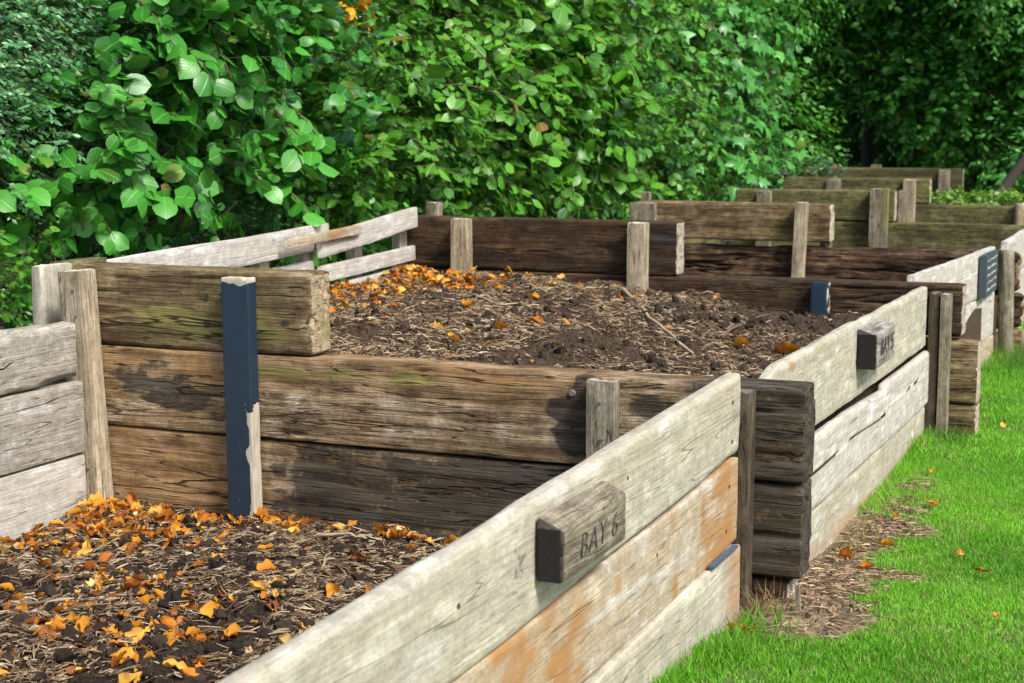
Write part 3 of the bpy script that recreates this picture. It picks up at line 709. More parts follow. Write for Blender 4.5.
def crown(root, lumps, mat, tmpl, size, sprig_len, nleaf, cover, view=(.8, -.6, .1), up=.55, spread=.5, interior=.5, density_gain=1.0, twigmat=None, cull=-.35, sm=True, hole=.27):
    acc = Acc(); tw = Acc()
    view = np.array(view)/np.linalg.norm(view)
    for (c, r) in lumps:
        c = np.array(c, float); r = np.array(r if hasattr(r, '__len__') else (r, r, r), float)
        area = 4*math.pi*(r.mean()**2)
        S = int(area*cover*density_gain/(size*size*nleaf*.45))
        d = rv(S*2); d = d[(d@view) > cull][:S]
        S = len(d)
        k = 1+.45*fbm(d[:, 0]*3.0+c[1], d[:, 1]*3.0, d[:, 2]*3.0+c[2], 31, 3)
        dep = 1-np.abs(rng.normal(size=S))*.16*interior*2
        o = c+d*r*(k*dep)[:, None]
        # holes : thin out where noise low
        keep = fbm(o[:, 0]*2.6, o[:, 1]*2.6, o[:, 2]*2.6, 45, 3) > (-.32+hole-.3*rng.random(S))
        o = o[keep]; d = d[keep]; S = len(o)
        if S == 0: continue
        sd = nrm(d+rv(S)*spread+np.array([0, 0, .12]))
        side = nrm(np.cross(sd, nrm(np.array([0, 0, 1.])+rv(S)*.3)))
        L = sprig_len*rng.uniform(.6, 1.2, S)
        nb = nrm(d*.8+np.array([.45, .0, 0])+np.array([0, 0, up*1.6]))
        for j in range(nleaf):
            t = (j+.6)/nleaf; sg = 1 if j % 2 else -1
            droop = np.array([0, 0, -.10])*(t*t)
            pos = o+sd*(L*t)[:, None]+droop*L[:, None]
            ld = nrm(side*sg*.9+sd*(.5+t*.4)+np.array([0, 0, -.35])+rv(S)*.35)
            nn = nrm(nb+rv(S)*.75)
            sc = size*rng.uniform(.45, 1.2, S)*(1-.25*t)
            v = np.clip(.5+.35*fbm(pos[:, 0]*2, pos[:, 1]*2, pos[:, 2]*2, 8, 2)+rng.normal(size=S)*.3, 0, 1)
            col = np.stack([v, rng.random(S), rng.random(S)], 1)
            ti = rng.integers(0, len(tmpl), S)
            Rm = frames(ld, nn)
            for q, (TV, TF) in enumerate(tmpl):
                m = ti == q; acc.add(TV, TF, pos[m], Rm[m], sc[m], col[m])
        if twigmat:
            m = rng.random(S) < .5
            TV = np.array([(-.5, 0, 0), (.5, 0, 0), (0, 0, .8), (-.3, 1, 0), (.3, 1, 0), (0, 1, .5)]); TF = [(0, 1, 4, 3), (1, 2, 5, 4), (2, 0, 3, 5)]
            w = size*.03+.001
            sc = np.stack([np.full(S, w), L*1.3, np.full(S, w)], 1)
            tw.add(TV, TF, (o-sd*(L*.3)[:, None])[m], frames(sd, side)[m], sc[m], np.full((m.sum(), 3), .5))
    o_ = put('foliage', acc.mesh('foliage', sm), mat, root)
    if twigmat and tw.n: tag(put('twigs', tw.mesh('twigs'), twigmat, root), kind='stuff')
    return o_
def sprays(root, starts, mat, tmpl, size, L, n, seed, out=(1, -.35, .25)):
    r_ = np.random.default_rng(seed); acc = Acc(); V = []; F = []
    for p in starts:
        d = nrm(np.array(out)+r_.normal(size=3)*.45); side = nrm(np.cross(d, [0, 0, 1.])); LL = L*r_.uniform(.7, 1.2); pts = []
        for j in range(n+1):
            t = j/n; pts.append(np.array(p)+d*LL*t+np.array([0, 0, -.42*LL*t*t])+side*.05*LL*math.sin(3*t+p[1]))
        tube(V, F, pts, [.006*(1-.8*j/n)+.001 for j in range(n+1)], 5)
        P = np.array(pts[1:]); k = len(P); sg = np.where(np.arange(k) % 2, 1, -1)[:, None]
        ld = nrm(side*sg+d*.55+np.array([0, 0, -.45])+r_.normal(size=(k, 3))*.25); nn = nrm(np.array([.45, -.25, .85])+r_.normal(size=(k, 3))*.4)
        col = np.stack([r_.uniform(.35, 1, k), r_.random(k), r_.random(k)], 1); sc = size*r_.uniform(.7, 1.2, k)
        q = r_.integers(0, len(tmpl), k); Rm = frames(ld, nn)
        for i_, (TV, TF) in enumerate(tmpl): m = q == i_; acc.add(TV, TF, P[m], Rm[m], sc[m], col[m])
    tag(put('leaf_sprays', acc.mesh('leaf_sprays'), mat, root), kind='stuff')
    me = bpy.data.meshes.new('shoots'); me.from_pydata([tuple(v) for v in V], [], F); tag(put('shoots', me, M_twig, root), kind='stuff')
def stems(root, base, tops, r0, mat, name='stem', seed=1):
    for i, tp in enumerate(tops):
        V = []; F = []
        b = Vector(base)+Vector((random.uniform(-.1, .1), random.uniform(-.1, .1), 0))
        pts = wander(b, tp, 7, .07, seed+i); n = len(pts)
        tube(V, F, pts, [r0*(1-.75*k/(n-1)) for k in range(n)], 8)
        for q in range(3):
            k = 2+q; a = pts[k]; e = a+Vector((random.uniform(-.4, .8), random.uniform(-.7, .7), random.uniform(.3, .8)))
            pp = wander(a, e, 4, .04, seed*5+q+i); tube(V, F, pp, [r0*.4*(1-.7*u/4) for u in range(5)], 6)
        me = bpy.data.meshes.new(name); me.from_pydata([tuple(v) for v in V], [], F); me.polygons.foreach_set('use_smooth', [True]*len(F))
        put(name, me, mat, root)
def rl(n, X, Y, Z, r, seed):
    q = random.Random(seed)
    return [((q.uniform(*X), q.uniform(*Y), q.uniform(*Z)), q.uniform(*r)) for _ in range(n)]

# --- near: hazel with big round leaves, overhanging the left corner
s = thing('hazel_shrub', 'shrub with large round heart shaped leaves hanging over the left back corner', 'shrub', (-4.4, 5.3, -.1))
hl = [((-4.1, 5.25, 1.45), .36), ((-4.0, 5.6, 1.72), .38), ((-4.05, 5.6, 1.25), .36), ((-4.15, 6.0, 1.5), .42), ((-4.0, 5.0, 1.12), .30), ((-4.1, 6.2, 1.15), .30), ((-4.2, 5.75, 2.05), .3), ((-4.15, 6.35, 2.0), .4), ((-4.05, 6.6, 1.4), .36), ((-4.1, 4.75, .98), .24)]
crown(s, hl, M_hazel, T_heart, .098, .26, 6, .9, twigmat=M_twig, up=.35, hole=.1)
stems(s, (-4.5, 5.3, -.15), [(-4.2, 5.0, 1.7), (-4.2, 5.7, 1.9), (-4.2, 6.3, 1.6)], .025, M_bark, seed=3)
_q = random.Random(5)
sprays(s, [(-3.95+_q.uniform(-.1, .05), _q.uniform(4.9, 6.35), _q.uniform(1.12, 2.0)) for _ in range(26)], M_hazel, T_heart, .10, .36, 9, 6)
# --- privet: fine leaves, upper left and behind
s = thing('privet_shrub', 'fine leaved grey green shrub filling the upper left corner', 'shrub', (-4.9, 5.0, -.1))
def atX(px, py, X):
    d = Vector((-math.sin(R(23.4))*math.cos(math.atan(201.5/1539)), math.cos(R(23.4))*math.cos(math.atan(201.5/1539)), -math.sin(math.atan(201.5/1539))))
    rr = Vector((math.cos(R(23.4)), math.sin(R(23.4)), 0)); uu = rr.cross(d); v = d+rr*((px-512)/1539)+uu*((341.5-py)/1539); t = X/v.x
    return (X, t*v.y, 1.22+t*v.z)
pl = [(atX(20, 20, -4.25), .3), (atX(95, 25, -4.2), .3), (atX(170, 10, -4.2), .3), (atX(240, -20, -4.2), .32), (atX(20, 110, -4.2), .27), (atX(70, 150, -4.25), .22), (atX(-40, 60, -4.2), .3), (atX(-30, 160, -4.2), .25), (atX(120, 80, -4.4), .3), (atX(200, 70, -4.45), .3), (atX(320, 30, -4.5), .3)]+rl(16, (-4.85, -4.55), (4.2, 6.6), (.7, 2.6), (.42, .6), 5)+[((-4.35, 4.6, 1.75), .45), ((-4.35, 4.75, 2.2), .45), ((-4.3, 4.4, 1.35), .35), ((-4.4, 5.5, 2.45), .5), ((-4.45, 6.3, 2.5), .5)]
crown(s, pl, M_privet, T_small, .042, .12, 9, 1.1, up=.4, hole=.0, twigmat=M_twig, cull=0.0)
stems(s, (-4.95, 5.2, -.15), [(-4.8, 4.8, 2.0), (-4.8, 5.6, 2.2)], .03, M_bark, seed=13)
s = thing('leafy_bush', 'low bright green bush in the shade at the left edge behind the corner post', 'shrub', (-4.2, 4.4, -.1))
crown(s, [((-4.05, 4.45, .45), .32), ((-4.3, 4.6, .75), .35), ((-4.0, 4.2, .7), .25)], M_hedge, T_oval, .045, .12, 6, .9, up=.3, twigmat=M_twig)
stems(s, (-4.3, 4.5, -.15), [(-4.1, 4.4, .6)], .012, M_bark, seed=15)
# --- middle hedge
s = thing('hedge_shrub', 'dense glossy green shrub behind the white slatted fence', 'shrub', (-4.8, 7.6, -.1), 'hedge shrubs along the back of the bays')
lm = rl(10, (-4.75, -4.45), (6.7, 8.8), (.8, 2.6), (.5, .7), 21)+[((-4.15, 7.1, 1.2), .38), ((-4.15, 7.8, 1.4), .45), ((-4.1, 8.5, 1.15), .4), ((-4.2, 7.3, 1.9), .5), ((-4.2, 8.2, 2.1), .5), ((-4.1, 6.9, .95), .3)]
crown(s, lm, M_hedge, T_oval+T_heart[:1], .082, .22, 7, .85, twigmat=M_twig, cull=-.1)
stems(s, (-4.9, 7.6, -.15), [(-4.6, 7.0, 1.8), (-4.6, 7.8, 2.2), (-4.6, 8.4, 1.8)], .03, M_bark, seed=23)
sprays(s, [(-3.85+_q.uniform(-.2, .05), _q.uniform(6.9, 8.8), _q.uniform(.95, 2.1)) for _ in range(24)], M_hedge, T_oval+T_heart[:1], .09, .45, 11, 7)
s = thing('lime_shrub', 'bright green shrub with broad pale leaves above the second wall', 'shrub', (-4.8, 9.8, -.1), 'hedge shrubs along the back of the bays')
lm = rl(12, (-4.8, -4.5), (8.6, 11.3), (.8, 3.2), (.55, .8), 22)+[((-4.1, 8.9, 1.5), .42), ((-4.1, 9.5, 1.8), .5), ((-4.05, 10.2, 1.3), .45), ((-4.15, 9.6, 1.05), .4), ((-4.1, 10.8, 1.9), .5), ((-4.15, 9.2, 2.4), .5)]
crown(s, lm, M_hedge, T_heart+T_oval[:1], .112, .32, 6, .8, twigmat=M_twig, cull=-.1)
stems(s, (-4.9, 9.8, -.15), [(-4.6, 9.2, 2.0), (-4.6, 10.0, 2.4), (-4.6, 10.8, 2.0)], .03, M_bark, seed=24)
sprays(s, [(-3.85+_q.uniform(-.2, .05), _q.uniform(8.8, 11.2), _q.uniform(.95, 2.6)) for _ in range(34)], M_hedge, T_heart, .12, .5, 10, 8)
s = thing('thorn_shrub', 'narrow leaved shrub with drooping sprays in the middle of the hedge', 'shrub', (-4.9, 12.3, -.1), 'hedge shrubs along the back of the bays')
lm = rl(12, (-5.0, -4.5), (11.0, 13.4), (.9, 3.6), (.6, .85), 26)+[((-4.15, 11.4, 1.2), .45), ((-4.1, 12.2, 1.7), .5), ((-4.15, 12.9, 1.2), .45), ((-4.15, 11.8, 2.4), .55)]
crown(s, lm, M_hedge, T_oval, .095, .26, 8, .75, twigmat=M_twig, cull=-.1, up=.4)
stems(s, (-4.9, 12.2, -.15), [(-4.6, 11.6, 2.0), (-4.6, 12.4, 2.6)], .04, M_bark, seed=27)
s = thing('sycamore_sapling', 'young sycamore with lobed leaves at the far end of the hedge', 'tree', (-4.9, 15.3, -.1))
lm = [((c[0]-.42, c[1]-.3, c[2]), q_) for c, q_ in [((-4.7, 13.8, 1.5), .75), ((-4.5, 14.4, 2.2), .8), ((-4.5, 15.0, 1.3), .7), ((-4.4, 15.8, 2.0), .85), ((-4.35, 15.6, 2.9), .75), ((-4.7, 14.3, 3.3), .9), ((-4.3, 16.5, 1.3), .6), ((-4.5, 15.0, 4.0), .9), ((-4.25, 16.7, 2.2), .6), ((-4.3, 16.4, 3.4), .7), ((-5.2, 14.5, 2.2), 1.0), ((-5.2, 16.2, 2.6), 1.0), ((-5.2, 15.5, 1.2), .9)]]
crown(s, lm, M_maple, T_maple, .15, .5, 5, .75, twigmat=M_twig, cull=-.2, up=.35)
stems(s, (-4.9, 15.3, -.15), [(-4.6, 14.6, 3.2), (-4.6, 15.8, 3.0)], .05, M_bark, name='trunk', seed=28)
sprays(s, [(-4.3+_q.uniform(-.3, .1), _q.uniform(13.6, 16.0), _q.uniform(.9, 3.2)) for _ in range(34)], M_maple, T_maple, .14, .7, 9, 9)
s = thing('ivy_mound', 'low mound of dark ivy beside the far mossy walls', 'plant', (-4.4, 18.2, -.1))
crown(s, [((-4.4, 17.6, .45), (.8, .7, .42)), ((-4.2, 18.6, .5), (.8, .8, .42)), ((-4.8, 19.5, .55), (.9, .8, .5))], M_ivy, T_small, .09, .2, 7, .9, cull=-.3)

# --- dark woodland behind
def big_tree(name, label, x, y, h, rr, seed, mat=M_wood_l, leaf=.13, bark=M_bark, low=.6, n=18, cover=1.6, r0=.16, front=0):
    s = thing(name, label, 'tree', (x, y, -.2), 'dark woodland trees beyond the last bay')
    q = random.Random(seed)
    lm = []
    for i in range(n):
        a = q.uniform(0, 6.28); k = q.uniform(.2, 1.0)*rr; z = low+(h-low)*((i+.5)/n)
        lm.append(((x+math.cos(a)*k, y-abs(math.sin(a))*k*.7, z), q.uniform(.6, .95)*rr*.6))
    crown(s, lm, mat, T_oval[:2], leaf, .5, 7, cover, view=(.3, -.9, .1), cull=-.2, up=.4, sm=False, hole=.0)
    V = []; F = []; pts = wander((x, y+.4, -.2), (x+q.uniform(-.4, .4), y+.4, h*.9), 8, .12, seed)
    tube(V, F, pts, [r0*(1-.8*k/8) for k in range(9)], 10)
    for i in range(6):
        a = pts[2+i % 6]; e = a+Vector((q.uniform(-1, 1)*rr*.7, q.uniform(-1, .3)*rr*.6, q.uniform(.3, 1.2)))
        tube(V, F, wander(a, e, 4, .1, seed+i), [r0*.35*(1-.7*u/4) for u in range(5)], 6)
    me = bpy.data.meshes.new('trunk'); me.from_pydata([tuple(v) for v in V], [], F); me.polygons.foreach_set('use_smooth', [True]*len(F)); put('trunk', me, bark, s)
big_tree('woodland_tree', 'dark spreading tree behind the young sycamore', -7.0, 22.0, 7.5, 2.3, 101)
big_tree('woodland_tree', 'dark leafy tree above the shaded hollow beyond the last wall', -4.6, 24.5, 8.0, 2.3, 102, low=2.4)
big_tree('woodland_tree', 'dark tree between the hollow and the pale trunk', -2.9, 23.4, 8.0, 2.0, 103, low=1.0, leaf=.15)
big_tree('woodland_tree', 'dark tree with a pale straight trunk at the upper right', -2.0, 26.5, 9.0, 2.2, 104, low=3.2, bark=M_birch, r0=.3)
big_tree('woodland_tree', 'dark tree at the right edge behind the leaning trunk', -.4, 23.5, 8.0, 2.3, 105, low=.8)
big_tree('woodland_tree', 'distant dark tree filling the gap in the wood', -5.8, 29.0, 9.0, 3.2, 106, low=.4, leaf=.2, n=18)
big_tree('woodland_tree', 'distant dark tree behind the pale trunk', -1.5, 31.0, 9.0, 3.4, 107, low=.4, leaf=.2, n=18)
big_tree('woodland_tree', 'dark tree outside the right edge of the wood', 3.0, 25.0, 8.0, 2.8, 108, low=.6, leaf=.2, cover=1.2)
big_tree('woodland_tree', 'tall dark tree behind the hedge', -9.5, 17.0, 8.0, 3.2, 109, low=.6, leaf=.2, n=18)
big_tree('woodland_tree', 'tall dark tree far behind the left of the hedge', -9.0, 11.0, 8.0, 3.2, 110, low=.6, leaf=.2, n=18)
s = thing('woodland_edge', 'far dark mass of woodland closing the view', 'wood', (-3, 36, -.2)); s['kind'] = 'stuff'
crown(s, [((x, 35+2*(i % 2), z), 1.9) for i, x in enumerate(np.arange(-17, 10, 2.3)) for z in (1.0, 3.2, 5.6, 8.0)]+[((x, 39, z), 2.0) for x in np.arange(-18, 10, 2.3) for z in (1.5, 3.6, 5.7, 7.8)], M_wood_l, T_oval[:1], .26, .6, 7, 1.9, view=(.1, -1, 0), cull=0, hole=-1, sm=False)
s = thing('elder_bush', 'leafy green bush at the right behind the last wall', 'shrub', (-1.6, 20.6, -.1))
crown(s, [((-2.1, 20.6, .65), .5), ((-1.5, 20.8, .9), .6), ((-.9, 20.6, .7), .55), ((-1.9, 21.2, 1.2), .5)], M_maple, T_oval, .12, .3, 6, .7, view=(.3, -.9, .1), twigmat=M_twig)
stems(s, (-1.6, 20.9, -.2), [(-1.8, 20.8, 1.0), (-1.2, 20.8, 1.1)], .02, M_bark, seed=31)
s = thing('leaning_tree', 'thin dark trunk leaning out to the right behind the mossy wall', 'tree', (-1.9, 17.6, -.1))
V = []; F = []; tube(V, F, wander((-2.15, 17.6, .2), (-1.2, 17.9, 1.5), 6, .03, 4)+[Vector((-.75, 18.0, 2.4)), Vector((-.5, 18.1, 3.4))], [.075, .07, .065, .06, .06, .055, .05, .045, .03], 8)
me = bpy.data.meshes.new('trunk'); me.from_pydata([tuple(v) for v in V], [], F); me.polygons.foreach_set('use_smooth', [True]*len(F)); put('trunk', me, M_bark, s)
crown(s, [((-.5, 18.2, 3.4), .7), ((-.2, 18.0, 2.9), .6)], M_wood_l, T_oval[:2], .13, .35, 6, .5, view=(.3, -.9, .1))

# orange autumn spray in the hedge
M_or = leafmat('autumn_leaf', (.60, .28, .015), (.80, .48, .04), .55, .3, tcol=(.8, .5, .04), veins=False, spec=.3)
M_rust = leafmat('withered_leaf', (.16, .055, .02), (.30, .12, .05), .7, .2, tcol=(.3, .12, .03), veins=False, spec=.2)
s = thing('autumn_spray', 'spray of yellow orange leaves at the top of the hedge', 'branch', (-3.95, 7.2, 1.85))
crown(s, [((-3.72, 6.75, 1.83), .035), ((-3.72, 6.67, 1.86), .03)], M_or, T_heart, .045, .05, 4, 2.5)
s = thing('withered_spray', 'withered brown leaf sprig hanging over the slatted fence', 'branch', (-3.6, 5.2, .85))
crown(s, [((-3.54, 4.98, .80), .03), ((-3.56, 5.3, .84), .03)], M_rust, T_heart, .055, .06, 4, .8)

# ------------------------------------------------------------------ compost heaps
def soil_mat(name, a, b, c):
    t = NT(name); tc = t.new('ShaderNodeTexCoord'); co = tc.outputs['Object']
    n = t.noise(co, 14, 8, .7); n2 = t.noise(co, 75, 6, .7); n3 = t.noise(co, 3, 4, .6)
    fib = t.noise(t.vmul(co, (60, 220, 90)), 1, 3, .6); fib2 = t.noise(t.vmul(co, (240, 60, 90)), 1, 3, .6)
    fb = t.ramp(t.math('MAXIMUM', fib, fib2), .62, .72)
    col = t.mix(t.ramp(n2, .35, .65), a, b); col = t.mix(t.math('MULTIPLY', fb, t.ramp(n3, .35, .6)), col, c)
    bp = t.new('ShaderNodeBump', {'Height': t.math('ADD', t.math('ADD', n, n2), t.math('MULTIPLY', fb, .5)), 'Strength': 1.0, 'Distance': .012})
    bs = t.new('ShaderNodeBsdfPrincipled', {'Base Color': col, 'Roughness': .95, 'Normal': bp.outputs[0]}); bs.inputs['Specular IOR Level'].default_value = .2
    t.l.new(bs.outputs[0], t.out.inputs[0]); return t.m
M_soil = soil_mat('compost_soil', (.018, .012, .008), (.055, .037, .024), (.22, .155, .09))
M_soil2 = soil_mat('dry_compost_soil', (.032, .021, .013), (.095, .063, .039), (.27, .19, .115))
def colmat(name, rough=.85, trans=0):
    t = NT(name); at = t.new('ShaderNodeAttribute', attribute_name='col')
    tc = t.new('ShaderNodeTexCoord'); n = t.noise(tc.outputs['Object'], 120, 3)
    col = t.mix(t.math('MULTIPLY', n, .6), at.outputs['Color'], t.mix(1.0, at.outputs['Color'], (.45, .4, .35), 'MULTIPLY'))
    bs = t.new('ShaderNodeBsdfPrincipled', {'Base Color': col, 'Roughness': rough}); bs.inputs['Specular IOR Level'].default_value = .25
    if trans:
        tr = t.new('ShaderNodeBsdfTranslucent', {'Color': col}); mx = t.new('ShaderNodeMixShader', {0: trans, 1: bs.outputs[0], 2: tr.outputs[0]}); t.l.new(mx.outputs[0], t.out.inputs[0])
    else: t.l.new(bs.outputs[0], t.out.inputs[0])
    return t.m
M_straw = colmat('straw'); M_clod = colmat('clod_soil', .95); M_fallen = colmat('fallen_leaf', .6, .15)
def h6(x, y):
    z = .062+.05*np.exp(-(((x+2.2)/.5)**2+((y-3.1)/.4)**2))+.03*fbm(x*2.3, y*2.3, 0, 51, 3)+.02*np.maximum(0, 1-(3.9-y)/.25)
    return z+.022*fbm(x*9, y*9, 0, 52, 4)+.014*np.abs(fbm(x*24, y*24, 0, 53, 3))+.014*fbm(x*55, y*55, 0, 57, 3)
def h5(x, y):
    zb = np.interp(x, [-3.6, -2.77, -2.3, -1.49, -1.0], [.575, .515, .49, .41, .40])
    zn = np.interp(x, [-3.6, -2.3, -1.2, -1.0], [.575, .565, .54, .52])
    t = sst(4.0, 7.05, y); z = zn*(1-t)+zb*t
    z = z+.05*np.exp(-(((x+2.35)/.55)**2+((y-6.2)/.6)**2))-.09*np.exp(-(((x+1.45)/.4)**2+((y-5.4)/.9)**2))-.03*np.exp(-(((x+2.0)/.3)**2+((y-4.6)/.4)**2))
    return z+.075*fbm(x*2.2, y*2.2, 0, 54, 3)*sst(4.0, 4.3, y)+.025*fbm(x*9, y*9, 0, 55, 4)*sst(3.95, 4.15, y)+.020*np.abs(fbm(x*22, y*22, 0, 56, 3))+.014*fbm(x*48, y*48, 0, 57, 3)-.012
def heap_mesh(h, x0, x1, y0, y1, st, zb=-.15):
    xs = np.arange(x0, x1+st*.5, st); ys = np.arange(y0, y1+st*.5, st); gx, gy = np.meshgrid(xs, ys, indexing='ij')
    P = np.stack([gx, gy, h(gx, gy)], -1)
    P = P.reshape(-1, 3); n = len(ys)
    i = (np.arange(len(xs)-1)[:, None]*n+np.arange(n-1)[None]).ravel(); F = np.stack([i, i+n, i+n+1, i+1], 1)
    # skirt
    rim = np.concatenate([np.arange(n), np.arange(1, len(xs))*n+n-1, (len(xs)-1)*n+np.arange(n-2, -1, -1), np.arange(len(xs)-2, 0, -1)*n])
    Pb = P[rim].copy(); Pb[:, 2] = zb; k = len(P); m = len(rim); a = np.arange(m); b = (a+1) % m
    F2 = np.stack([rim[a], rim[b], k+b, k+a], 1)
    P = np.concatenate([P, Pb]); F = np.concatenate([F, F2])
    return raw_mesh('soil_heap', P, F.ravel(), np.full(len(F), 4))
def slope_n(h, x, y, e=.01):
    return nrm(np.stack([-(h(x+e, y)-h(x-e, y))/(2*e), -(h(x, y+e)-h(x, y-e))/(2*e), np.ones_like(x)], 1))
def straw(h, n, x0, x1, y0, y1, dens=None, wmax=.005, lmax=.09, pal=None, lift=.004):
    acc = Acc(); x = rng.uniform(x0, x1, n); y = rng.uniform(y0, y1, n)
    if dens is not None: k = rng.random(n) < dens(x, y); x, y = x[k], y[k]
    n = len(x); N = slope_n(h, x, y, .02); a = rng.uniform(0, 6.283, n)
    d = nrm(np.stack([np.cos(a), np.sin(a), rng.normal(size=n)*.28], 1)); d = nrm(d-N*(d*N).sum(1, keepdims=True)*.8)
    L = rng.uniform(.012, lmax, n)*rng.random(n)**.8+.01; w = rng.uniform(.0012, wmax, n)
    pos = np.stack([x, y, h(x, y)+lift+rng.random(n)*.006], 1)-d*L[:, None]/2
    pal = pal or [(.46, .36, .22), (.32, .22, .13), (.16, .10, .06), (.60, .50, .34), (.09, .06, .035)]
    ci = rng.choice(len(pal), n, p=[.2, .28, .27, .09, .16]); col = np.array(pal)[ci]*rng.uniform(.7, 1.2, (n, 1))
    for b in (0.06, -.1, .18):
        TV = np.array([(-.5, 0, 0), (.5, 0, 0), (0, 0, .7), (-.5+b*0, .5, 0), (.5, .5, 0), (0, .5, .7), (-.25, 1, 0), (.25, 1, 0), (0, 1, .4)]); 
        TF = [(0, 1, 4, 3), (1, 2, 5, 4), (2, 0, 3, 5), (3, 4, 7, 6), (4, 5, 8, 7), (5, 3, 6, 8)]
        m = rng.random(n) < .4
        TV2 = TV.copy(); TV2[3:6, 0] += b*10; TV2[3:6, 2] += abs(b)*6
        acc.add(TV2, TF, pos[m], frames(d, N)[m], np.stack([w, L, w], 1)[m], col[m])
    return acc.mesh('straw')
import bmesh
def ico(seed, sub=2):
    bm = bmesh.new(); bmesh.ops.create_icosphere(bm, subdivisions=sub, radius=1)
    V = np.array([v.co[:] for v in bm.verts]); F = [tuple(v.index for v in f.verts) for f in bm.faces]; bm.free()
    V = V*(1+.9*fbm(V[:, 0]*2.2+seed*5, V[:, 1]*2.2, V[:, 2]*2.2, seed, 3))[:, None]; V[:, 2] *= .7; return V, F
T_clod = [ico(i) for i in range(5)]
def clods(h, n0, x0, x1, y0, y1, smax=.022, dens=None, base=(.03, .021, .015)):
    n = n0; acc = Acc(); x = rng.uniform(x0, x1, n); y = rng.uniform(y0, y1, n)
    if dens is not None: k = rng.random(n) < dens(x, y); x, y = x[k], y[k]
    n = len(x); s = .001+.003*rng.random(n)+smax*rng.random(n)**22; pos = np.stack([x, y, h(x, y)+s*.2], 1)
    col = np.array(base)*rng.uniform(.4, 1.7, (n, 1)); Rm = frames(rv(n), rv(n)); ti = rng.integers(0, 5, n)
    for q, (TV, TF) in enumerate(T_clod): m = ti == q; acc.add(TV, TF, pos[m], Rm[m], s[m], col[m])
    return acc.mesh('clods', False)
# curled fallen leaves
def curl_t(seed):
    r = random.Random(seed); V = []; F = []
    curl = r.uniform(1.2, 4.2); bend = r.uniform(-1.2, 1.6); w = r.uniform(.18, .46); tw = r.uniform(-1.4, 1.4)
    nx, ny = 4, 6
    for j in range(ny+1):
        t = j/ny; ww = w*math.sin(math.pi*(t*.9+.06))**.8*(1+.25*r.uniform(-1, 1))
        for i in range(nx+1):
            s = (i/nx*2-1); a = s*curl*.5
            x = math.sin(a)/max(curl*.5, .1)*ww; z = (1-math.cos(a))*ww*.9+bend*.35*(t-.5)**2+.10*r.uniform(-1, 1)
            ca, sa = math.cos(tw*(t-.5)), math.sin(tw*(t-.5)); V.append((x*ca-z*sa, t-.5, x*sa+z*ca))
    for j in range(ny):
        for i in range(nx): q = j*(nx+1)+i; F.append((q, q+1, q+nx+2, q+nx+1))
    return np.array(V), F
T_curl = [curl_t(i) for i in range(18)]
PAL = np.array([(.74, .32, .03), (.62, .22, .02), (.82, .46, .08), (.46, .15, .02), (.80, .58, .24), (.34, .12, .03)])
def leaves_mesh(name, h, P, S, up=.7, lift=.35):
    acc = Acc(); n = len(P); pos = np.stack([P[:, 0], P[:, 1], h(P[:, 0], P[:, 1])], 1)
    N = nrm(slope_n(h, P[:, 0], P[:, 1], .03)*up+rv(n)*.7); N[:, 2] = np.abs(N[:, 2]); 
    pos[:, 2] += S*.12+S*lift*rng.random(n)
    d = rv(n); d[:, 2] *= .5; col = PAL[rng.choice(6, n, p=[.27, .20, .15, .17, .05, .16])]*rng.uniform(.75, 1.15, (n, 1)); ti = rng.integers(0, 18, n)
    for q, (TV, TF) in enumerate(T_curl): m = ti == q; acc.add(TV, TF, pos[m], frames(d, N)[m], S[m], col[m])
    return acc.mesh(name)
GH = 'heaps of compost in the bays'
hp6 = thing('compost_heap', 'nearest low bed of dark compost with orange leaves piled in its far left corner', 'compost heap', (-2.1, 3.0, -.1), GH)
put('soil', heap_mesh(h6, -3.098, -1.04, 1.3, 3.905, .0075), M_soil, hp6)
tag(put('straw', straw(h6, 46000, -3.08, -1.06, 2.0, 3.88, lmax=.07, wmax=.0038, dens=lambda x, y: np.clip(.75+1.6*fbm(x*4, y*4, 0, 87, 4), .15, 1)), M_straw, hp6), kind='stuff')
tag(put('clods', clods(h6, 16000, -3.06, -1.06, 2.1, 3.88, .022), M_clod, hp6), kind='stuff')
hp5 = thing('compost_heap', 'tall brown heap of compost filling the second bay up to its near wall', 'compost heap', (-2.3, 5.5, -.1), GH)
put('soil', heap_mesh(h5, -3.585, -1.045, 4.032, 7.048, .0095), M_soil2, hp5)
tag(put('straw', straw(h5, 70000, -3.56, -1.06, 4.05, 7.03, lmax=.06, wmax=.004, dens=lambda x, y: np.clip(.75+1.5*fbm(x*3.5, y*3.5, 0, 86, 4), .15, 1)-.75*sst(-2.3, -1.5, x)*np.clip(.6+fbm(x*4, y*4, 0, 88, 3)*1.5, 0, 1)), M_straw, hp5), kind='stuff')
tag(put('clods', clods(h5, 16000, -3.5, -1.06, 4.06, 7.0, .022, base=(.048, .034, .023)), M_clod, hp5), kind='stuff')
for lab, y0, y1, zz in (('compost bed hidden behind the second wall', 7.19, 9.99, .25), ('compost bed between the third and fourth walls', 10.14, 12.98, .25), ('compost bed between the fourth and fifth walls', 13.14, 15.98, .3)):
    t_ = thing('compost_heap', lab, 'compost heap', (-2.3, (y0+y1)/2, -.1), GH)
    put('soil', heap_mesh(lambda x, y: zz+.06*fbm(x*2, y*2, 0, 3, 4), -3.6, -1.045, y0, y1, .06), M_soil2, t_)
t_ = thing('compost_heap', 'weedy bed behind the fifth wall', 'compost heap', (-2.3, 17.5, -.1), GH)
put('soil', heap_mesh(lambda x, y: .53+.04*fbm(x*2, y*2, 0, 3, 4), -3.8, -1.0, 16.14, 18.98, .06), M_soil2, t_)
